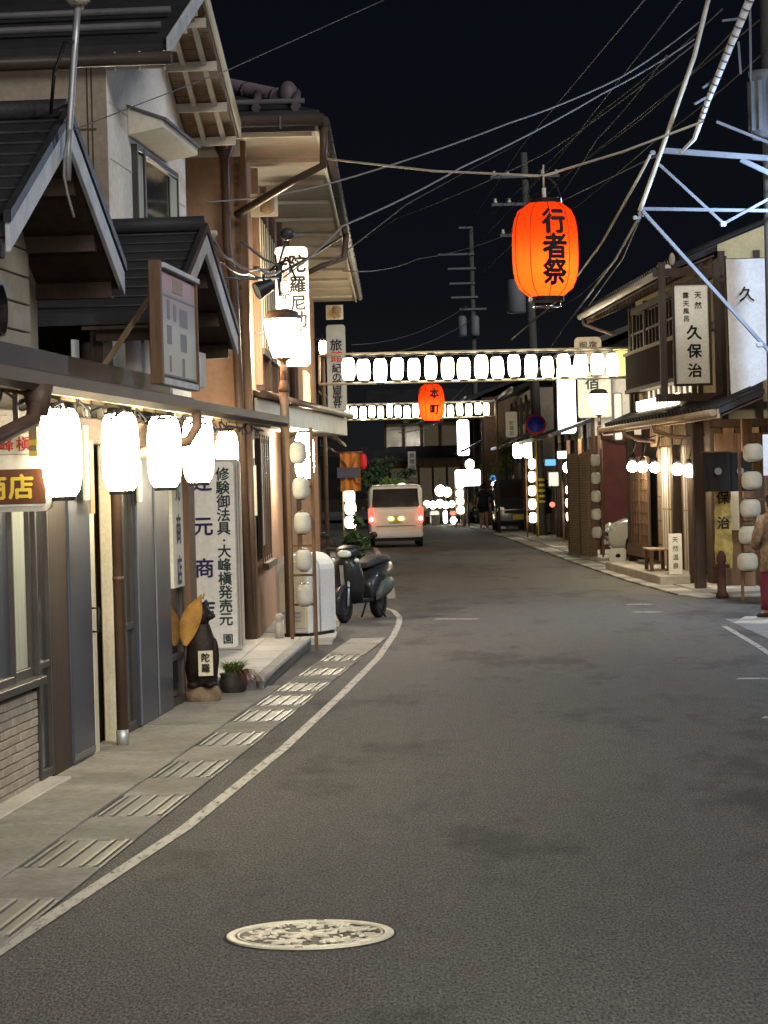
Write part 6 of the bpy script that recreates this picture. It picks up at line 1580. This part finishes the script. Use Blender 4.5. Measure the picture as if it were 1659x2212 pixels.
for i, (a, c) in enumerate((((760, 745), (1010, 660)), ((760, 770), (1020, 690)), ((840, 930), (1010, 830)), ((860, 935), (1020, 850)))):
    wire(('slack dim wire strung to the slim far pole above the lantern rows', 'second slack dim wire strung to the slim far pole', 'drooping dim wire below the farther lantern row', 'lowest drooping dim wire at the bend house')[i], [(*a, 88), (*c, 100)], .014, 'wire', .35)
wire('thick pale cable dropping from the sky to the steel arms', [(1533, -15, 34.5), (1500, 120, 34.8), (1425, 335, 35.3), (1382, 455, 35.5)], .032, 'rope', 0, 'thick_cable')
wire('two-strand cable running from the steel arms down the street', [(1380, 470, 35.6), (1330, 560, 44), (1225, 700, 70), (1190, 750, 84)], .022, 'wire_pale', .0, 'thick_cable')
wire('second strand of the cable running down the street', [(1384, 468, 35.7), (1345, 560, 44), (1250, 690, 66)], .012, 'wire_pale', .0, 'thick_cable')
wire('knotted rope cable passing the right side of the big red lantern', [(1405, 335, 35.5), (1375, 392, 36), (1300, 525, 46), (1215, 640, 62), (1105, 733, 84)], .022, 'rope', .0, 'thick_cable')
# spiral-wrapped cable at the upper right
v = [P(1628, -20, 34), P(1575, 105, 34.3), (P(1530, 215, 34.6)), P(1500, 300, 35), P(1468, 332, 35.3)]
o = thing('wrapped_cable', 'thick white spiral-wrapped cable at the upper right', 'wire', v[0]); o0 = v[0]
b = MB(); b.tube([p - o0 for p in v], .055, 8, r1=.022); b.build('sheath', 'banner', o)
for i in range(17):
    t = i / 17 * 2.6; k = int(t); f = t - k; p = v[k].lerp(v[k + 1], f) - o0; d = (v[k + 1] - v[k]).normalized(); r_ = .058 - t * .008
    b = MB(); b.tube([p, p + d * .018], r_ + .004, 8); b.build('wrap', 'wire', o)
for (a, c) in (((1547, 295), (1552, 312)), ((1470, 405), (1490, 395))): pass
for i, (a, c) in enumerate((((1518, 190), (1545, 170)), ((1500, 225), (1530, 208)))):
    b = MB(); b.bar(P(*a, 34.5) - o0, P(*c, 34.6) - o0, .03, .03); b.build('spacer', 'steel_paint', o)
# knot of cables on the tall house
wire('black service cable looping from the second gable to the house knot', [(440, 517, 25.2), (480, 565, 26), (540, 590, 27.5), (600, 598, 29)], .012, 'black', .05)
wire('pale service cable looping beside the black one', [(462, 517, 25.2), (500, 560, 26), (560, 580, 27.5), (605, 585, 29)], .014, 'wire_pale', .05)
wire('short cable from the house corner to the knot', [(520, 520, 29), (570, 560, 29), (605, 575, 29.2)], .014, 'wire')
wire('cable from the knot up under the eave', [(605, 590, 29.2), (660, 560, 30), (738, 512, 34)], .016, 'black')
kp = P(603, 590, 29.2); o = thing('cable_knot', 'dark knot of cable clamps on the corner of the tall house', 'cable junction', kp)
b = MB()
for i in range(6):
    r = random.Random(i); b.tube([(r.uniform(-.12, .0), r.uniform(-.05, .05), r.uniform(-.2, .1)), (r.uniform(-.05, .1), 0, r.uniform(-.05, .25)), (r.uniform(0, .2), 0, r.uniform(-.1, .2))], .014, 5)
b.build('loops', 'black', o)['kind'] = 'stuff'
MB().box(-.015, .015, -.02, .02, -.25, .1).build('clamp_post', 'iron', o)
b = MB(); b.ball((.1, 0, .42), .08, .06, .07); b.build('junction_box', 'iron', o)
b = MB(); b.tube([(.0, .0, .1), (.1, 0, .4)], .012, 5); b.build('stem', 'iron', o)
for (px, py) in ((442, 514), (460, 512)):
    p = P(px, py, 25.3); o = thing('insulator', ('pale insulator at the tip of the second gable, nearer the ridge', 'pale insulator at the tip of the second gable, nearer the house')[px > 450], 'insulator', p); b = MB(); b.lathe([(.02, -.25), (.02, 0), (.05, .02), (.04, .06)], 8); b.build('body', 'soffit_pale', o)

for i, pts in enumerate([[(1560, 20, 35.5), (1300, 240, 45), (1020, 500, 100)], [(1590, 60, 35.5), (1380, 260, 50), (1140, 430, 78)], [(1500, 95, 35.5), (1180, 330, 45), (860, 470, 60), (700, 560, 75)], [(1440, 120, 35.8), (1290, 300, 50), (1120, 560, 78)], [(1659, 105, 36), (1420, 300, 48), (1150, 520, 78)], [(1340, 545, 50), (1250, 640, 66), (1140, 690, 78)]]):
    wire(('thin wire from the upper right pole head to the slim far pole', 'thin wire from the wrapped cable to the concrete pole', 'long thin wire crossing the whole street towards the far left eaves', 'steep thin wire left of the thick pale cable', 'thin wire passing under the wrapped cable towards the concrete pole', 'short thin wire below the big red lantern to the concrete pole')[i], pts, .011, 'wire', .05)
# ================================================================ VEHICLES
def box_van(name, label, loc, rz, paint, lit, glassm='van_glass', scale=1, cat='van'):
    """local x forward; rear at x=0"""
    o = thing(name, label, cat, loc, rz); o.scale = (scale,) * 3
    Lg, W, H = 3.35, 1.44, 1.66
    hull('body', [(0.0, W * .44, .42, H * .55, .22), (.04, W * .485, .28, H * .955, .22), (.16, W * .495, .24, H * .985, .22), (.4, W * .5, .22, H, .22), (2.2, W * .5, .22, H, .22), (2.55, W * .495, .22, H * .95, .22), (2.85, W * .49, .22, H * .66, .22), (3.2, W * .475, .24, H * .55, .22), (3.32, W * .45, .28, H * .50, .22), (3.37, W * .40, .34, H * .42, .22)], paint, o, n=32)
    b = MB(); b.prism([(-.02, -W * .43, H * .645), (-.02, W * .43, H * .645), (.03, W * .41, H * .935), (.03, -W * .41, H * .935)], (.03, 0, 0)); b.build('rear_window', glassm, o, bevel=.012, seg=1)
    b = MB(); b.prism([(2.93, -W * .42, H * .63), (2.93, W * .42, H * .63), (2.60, W * .40, H * .92), (2.60, -W * .40, H * .92)], (.03, 0, .02)); b.build('windscreen', glassm, o, bevel=.01, seg=1)
    for sy in (-1, 1):
        MB().box(.35, 2.45, sy * W * .485, sy * W * .507, H * .60, H * .89).build('side_window', glassm, o, bevel=.01, seg=1)
        MB().box(1.4, 1.46, sy * W * .49, sy * W * .511, H * .58, H * .91).build('pillar', paint, o)
        t = group_empty('tail_lamp', o)
        MB().box(-.03, .10, sy * W * .41, sy * W * .505, H * .40, H * .63).build('lens', 'lens_red' if not lit else 'lit_tail', t, bevel=.015)
        if lit:
            b = MB(); b.ball((-.035, sy * W * .45, H * .455), .02, .05, .06); b.build('lamp', 'lit_tail_core', t)
        h = MB().box(3.27, 3.37, sy * W * .30, sy * W * .46, H * .38, H * .47).build('headlight', 'lens_clear', o, bevel=.02)
        b = MB(); b.ball((2.55, sy * W * .58, H * .60), .05, .06, .09); b.build('wing_mirror', paint, o)
    MB().box(-.045, .06, -W * .49, W * .49, .26, .42).build('bumper', 'van_white' if lit else paint, o, bevel=.03)
    MB().box(-.05, -.02, -.17, .17, H * .40, H * .40 + .165).build('number_plate', 'plate_yellow' if lit else 'plate_white', o, bevel=.005, seg=1)
    if lit:
        for sy in (-1, 1): b = MB(); b.ball((-.05, sy * .13, H * .46), .015, .085, .06); b.build('plate_lamp', 'lit_plate', o)
    MB().box(-.035, -.012, -W * .36, W * .36, H * .345, H * .35).build('tailgate_seam', 'black', o)
    MB().box(3.35, 3.40, -.17, .17, .38, .54).build('front_plate', 'plate_yellow', o)
    MB().box(3.33, 3.385, -W * .3, W * .3, .58, .68).build('grille', 'black', o, bevel=.01, seg=1)
    MB().box(.1, 3.2, -W * .42, W * .42, .17, .26).build('underside', 'black', o)
    for x in (.55, 2.75):
        for sy in (-1, 1): wheel('wheel', x, sy * (W / 2 - .085), r=.27, w=.15, parent=o)
    return o
v = P(857, 1182, 70.8)
van = box_van('kei_van', 'cream boxy minivan with red tail lamps driving away down the road', (v.x, 70.8, 0), R(90) + .015, 'van_cream', True)
lamp_light('tail_glow', van, (-.25, -.62, .78), .4, (1, .08, .05), .05); lamp_light('tail_glow', van, (-.25, .62, .78), .4, (1, .08, .05), .05)
v = P(1121, 1150, 85)
box_van('parked_van', 'dark boxy minivan parked facing the viewer by the concrete pole', (v.x, 88.6, .03), R(-90), 'car_dark', False)
# white car in the gap, nose to the street
v = G(1318, 1196); cr = thing('parked_car', 'white compact car nosing out of the gap beside the inn', 'car', (4.62, 55.9, .03), R(180))
# local x forward = towards the street: nose at x=0
hull('body', [(.0, .52, .34, .60, .3), (-.10, .68, .24, .72, .3), (-.35, .73, .2, .82, .3), (-.9, .74, .2, .94, .3), (-1.1, .74, .2, 1.02, .3), (-1.7, .735, .2, 1.46, .3), (-2.0, .73, .2, 1.50, .3), (-2.9, .72, .2, 1.5, .3), (-3.3, .70, .24, 1.3, .3), (-3.4, .62, .34, .9, .3)], 'van_white', cr, n=32)
b = MB(); b.prism([(-1.08, -.62, 1.04), (-1.08, .62, 1.04), (-1.68, .56, 1.44), (-1.68, -.56, 1.44)], (.03, 0, .03)); b.build('windscreen', 'van_glass', cr)
for sy in (-1, 1):
    b = MB(); b.ball((-.12, sy * .56, .66), .11, .10, .09); b.build('headlight', 'lens_clear', cr)
    MB().box(-3.0, -1.5, sy * .70, sy * .745, 1.0, 1.38).build('side_window', 'van_glass', cr, bevel=.01, seg=1)
    b = MB(); b.lathe([(.34, -.02), (.34, .02)], 20); b.tf(Matrix.Translation((-.66, sy * .735, .30)) @ Matrix.Rotation(PI / 2, 4, 'X')); b.build('wheel_arch', 'black', cr)
    wheel('wheel', -.66, sy * .67, r=.28, w=.17, parent=cr); wheel('wheel', -2.75, sy * .67, r=.28, w=.17, parent=cr)
MB().box(-.02, .03, -.5, .5, .3, .42).build('bumper', 'van_white', cr, bevel=.03); MB().box(.0, .025, -.4, .4, .5, .58).build('grille', 'black', cr)
MB().box(.031, .045, -.165, .165, .31, .41).build('number_plate', 'plate_white', cr)

# ================================================================ PEOPLE
def skin_mesh(name, joints, edges, mat, parent, root=0, sub=2):
    me = bpy.data.meshes.new(name); me.from_pydata([j[:3] for j in joints], edges, [])
    o = bpy.data.objects.new(name, me); COL.objects.link(o)
    sk = o.modifiers.new('skin', 'SKIN'); o.modifiers.new('sub', 'SUBSURF').levels = sub; sk.use_smooth_shade = True
    for i, j in enumerate(joints):
        r = j[3]; r2 = j[4] if len(j) > 4 else r; me.skin_vertices[0].data[i].radius = (r, r2); me.skin_vertices[0].data[i].use_root = (i == root)
    bpy.context.view_layer.update()
    dg = bpy.context.evaluated_depsgraph_get(); nm = bpy.data.meshes.new_from_object(o.evaluated_get(dg)); nm.name = name
    o.modifiers.clear(); o.data = nm; bpy.data.meshes.remove(me); nm.materials.clear(); nm.materials.append(MAT[mat])
    for p in nm.polygons: p.use_smooth = True
    o.parent = parent; return o
def person(label, loc, rz, h, top, bottom, shoe, stride=.12, armL=None, armR=None, long_top=False, hair_bun=False, bare_leg=False, turn=0):
    """local: faces -y; z up; built 1.62 m tall and scaled"""
    o = thing('person', label, 'person', loc, rz); k = h / 1.62; o.scale = (k, k, k)
    armL = armL or [(.20, .02, 1.10), (.22, -.03, .86), (.225, -.05, .79)]
    armR = armR or [(-.20, .02, 1.10), (-.22, .0, .86), (-.225, -.02, .79)]
    sx = stride
    J = [(0, 0, .86, .125, .095), (0, .01, 1.02, .115, .085), (0, .01, 1.20, .135, .095), (0, 0, 1.33, .10, .075), (0, 0, 1.40, .05), (0, -.015, 1.46, .055),
         (.15, .0, 1.33, .05), (*armL[0], .040), (*armL[1], .030), (*armL[2], .024, .036),
         (-.15, .0, 1.33, .05), (*armR[0], .040), (*armR[1], .030), (*armR[2], .024, .036),
         (.085, 0, .80, .085), (.09, -sx * .6, .46, .058), (.092, -sx * .6 + .03 * (sx > .1), .27, .052), (.093, -sx, .08, .036), (.096, -sx - .10, .035, .033, .028),
         (-.085, 0, .80, .085), (-.09, sx * .4, .46, .058), (-.092, sx * .8, .27, .052), (-.093, sx * 1.2, .09, .036), (-.096, sx * 1.2 - .10, .04, .033, .028)]
    Ed = [(0, 1), (1, 2), (2, 3), (3, 4), (4, 5), (3, 6), (6, 7), (7, 8), (8, 9), (3, 10), (10, 11), (11, 12), (12, 13), (0, 14), (14, 15), (15, 16), (16, 17), (17, 18), (0, 19), (19, 20), (20, 21), (21, 22), (22, 23)]
    skin_mesh('body', J, Ed, 'skin', o)
    # head
    hd = group_empty('head', o, (0, -.01, 1.52), (0, 0, turn))
    b = MB(); rings = []
    for z, rx, ry, cy_ in [(-.115, .03, .03, -.03), (-.10, .05, .055, -.03), (-.06, .065, .08, -.015), (-.01, .073, .092, 0), (.04, .075, .094, .004), (.08, .064, .082, .008), (.108, .035, .05, .01), (.116, .01, .015, .01)]:
        rings.append([(rx * math.cos(2 * PI * i / 14), cy_ + ry * math.sin(2 * PI * i / 14), z) for i in range(14)])
    b.loft(rings); b.build('skull', 'skin', hd)
    b = MB(); b.ball((0, -.098, -.015), .012, .018, .022, 8, 6); b.build('nose', 'skin', hd)
    for sx_ in (-1, 1):
        b = MB(); b.ball((sx_ * .074, .005, -.01), .012, .022, .032, 8, 6); b.build('ear', 'skin', hd)
        b = MB(); b.ball((sx_ * .03, -.088, .012), .012, .006, .006, 8, 6); b.build('eye', 'ink', hd)
    b = MB(); b.ball((0, -.088, -.06), .022, .006, .006, 8, 6); b.build('mouth', 'ink_red', hd)
    b = MB(); rings = []
    for z, rx, ry, cy_ in [(-.07, .068, .05, .055), (-.03, .08, .07, .045), (.02, .084, .09, .022), (.06, .082, .096, .012), (.10, .062, .075, .012), (.125, .03, .04, .012), (.131, .005, .006, .012)]:
        rings.append([(rx * math.cos(2 * PI * i / 14), cy_ + ry * math.sin(2 * PI * i / 14), z) for i in range(14)])
    b.loft(rings); b.build('hair', 'hair', hd)
    # hands with fingers
    for arm, s_ in ((armL, 1), (armR, -1)):
        hp_ = Vector(arm[2]); d = (Vector(arm[2]) - Vector(arm[1])).normalized()
        hnd = group_empty('hand', o)
        for f, (off, l_) in enumerate(((-.028, .055), (-.01, .075), (.01, .08), (.027, .07))):
            b = MB(); st_ = hp_ + d * .01 + Vector((0, off, 0)); b.tube([st_, st_ + d * l_ * .6 + Vector((-s_ * .004, 0, 0)), st_ + d * l_ + Vector((-s_ * .018, 0, 0))], .009, 6, r1=.006); b.build('finger', 'skin', hnd)
        b = MB(); st_ = hp_ + Vector((0, -.03, .02)); b.tube([st_, st_ + Vector((-s_ * .01, -.025, -.02)), st_ + Vector((-s_ * .015, -.03, -.045))], .010, 6, r1=.008); b.build('thumb', 'skin', hnd)
    # shirt: torso loft + sleeves
    def ell(cx, cyy, z, rx, ry, n=18, ph=0): return [(cx + rx * math.cos(2 * PI * i / n) * (1 + .03 * math.sin(5 * 2 * PI * i / n + ph)), cyy + ry * math.sin(2 * PI * i / n) * (1 + .03 * math.cos(4 * 2 * PI * i / n + ph)), z) for i in range(n)]
    zb = .62 if long_top else .80
    b = MB(); b.loft([ell(0, .01, zb, .195 if long_top else .175, .145 if long_top else .125, ph=1), ell(0, .01, .95, .172, .125, ph=2), ell(0, .012, 1.12, .172, .122, ph=3), ell(0, .01, 1.26, .188, .122, ph=1), ell(0, .005, 1.345, .165, .105), ell(0, .0, 1.395, .085, .075), ell(0, 0, 1.41, .062, .06)]); b.build('shirt', top, o)
    for arm, s_ in ((armL, 1), (armR, -1)):
        e_ = Vector(arm[0]); sh = Vector((s_ * .135, 0, 1.335)); w_ = Vector(arm[1])
        end = e_.lerp(w_, .85) if long_top else sh.lerp(e_, .75)
        pts = [sh, sh.lerp(e_, .5), e_ if long_top else end, end] if long_top else [sh, sh.lerp(end, .5), end]
        b = MB(); b.tube(pts, .075, 12, r1=.06); b.build('sleeve', top, o)
    # trousers / shorts
    if bare_leg: legs = [((.085, 0, .86), (.088, -sx * .3, .62)), ((-.085, 0, .86), (-.088, sx * .2, .62))]
    else: legs = None
    b = MB(); b.loft([ell(0, 0, .74, .165, .12), ell(0, 0, .84, .168, .122), ell(0, 0, .92, .155, .112)]); b.build('waist', bottom, o)
    for s_, kx, fx, fz in ((1, -sx * .6, -sx, .08), (-1, sx * .4, sx * 1.2, .09)):
        pts = [(s_ * .085, 0, .82), (s_ * .09, kx * .6, .64)] if bare_leg else [(s_ * .085, 0, .82), (s_ * .088, kx * .5, .64), (s_ * .09, kx, .46), (s_ * .092, (kx + fx) / 2 + .01, .27), (s_ * .093, fx, fz + .03)]
        b = MB(); b.tube(pts, .098, 12, r1=.085 if bare_leg else .066); b.build('trouser_leg', bottom, o)
        b = MB(); b.loft([[(s_ * .095 + .042 * math.cos(2 * PI * i / 10) * q_, fx - .04 + yy + .0 * i, fz - .075 + zz_ + .03 * (1 + math.sin(2 * PI * i / 10)) * q_) for i in range(10)] for yy, q_, zz_ in ((.09, .6, .0), (.06, 1, 0), (-.03, 1.05, -.002), (-.09, 1, -.004), (-.14, .7, -.004), (-.155, .3, -.0))]); b.build('shoe', shoe, o)
    return o
p = P(1672, 1350, 33)
person('person in brown patterned tunic and maroon trousers standing at the kerb with arm bent', (p.x, 33, .012), R(205), 1.50, 'cloth_brown', 'cloth_maroon', 'cloth_black', .05, armL=[(.27, .05, 1.09), (.20, -.12, .93), (.15, -.16, .90)], armR=[(-.27, .06, 1.08), (-.22, -.10, .90), (-.17, -.16, .88)], long_top=True)
p = P(1046, 1148, 90)
w1 = person('person in navy shirt and shorts walking away along the road', (p.x, 90, 0), R(185), 1.55, 'cloth_navy', 'cloth_navy', 'plastic_white', .16, bare_leg=True)
b = MB(); b.ball((.16, .11, .86), .10, .06, .10); b.build('waist_bag', 'cloth_black', w1)
p = P(1181, 1160, 79.5)
person('person in dark clothes standing behind the concrete pole', (p.x, 79.5, .03), R(160), 1.6, 'cloth_black', 'cloth_black', 'cloth_black', .06, bare_leg=True)
# lamp standing behind the viewer that lights the foreground
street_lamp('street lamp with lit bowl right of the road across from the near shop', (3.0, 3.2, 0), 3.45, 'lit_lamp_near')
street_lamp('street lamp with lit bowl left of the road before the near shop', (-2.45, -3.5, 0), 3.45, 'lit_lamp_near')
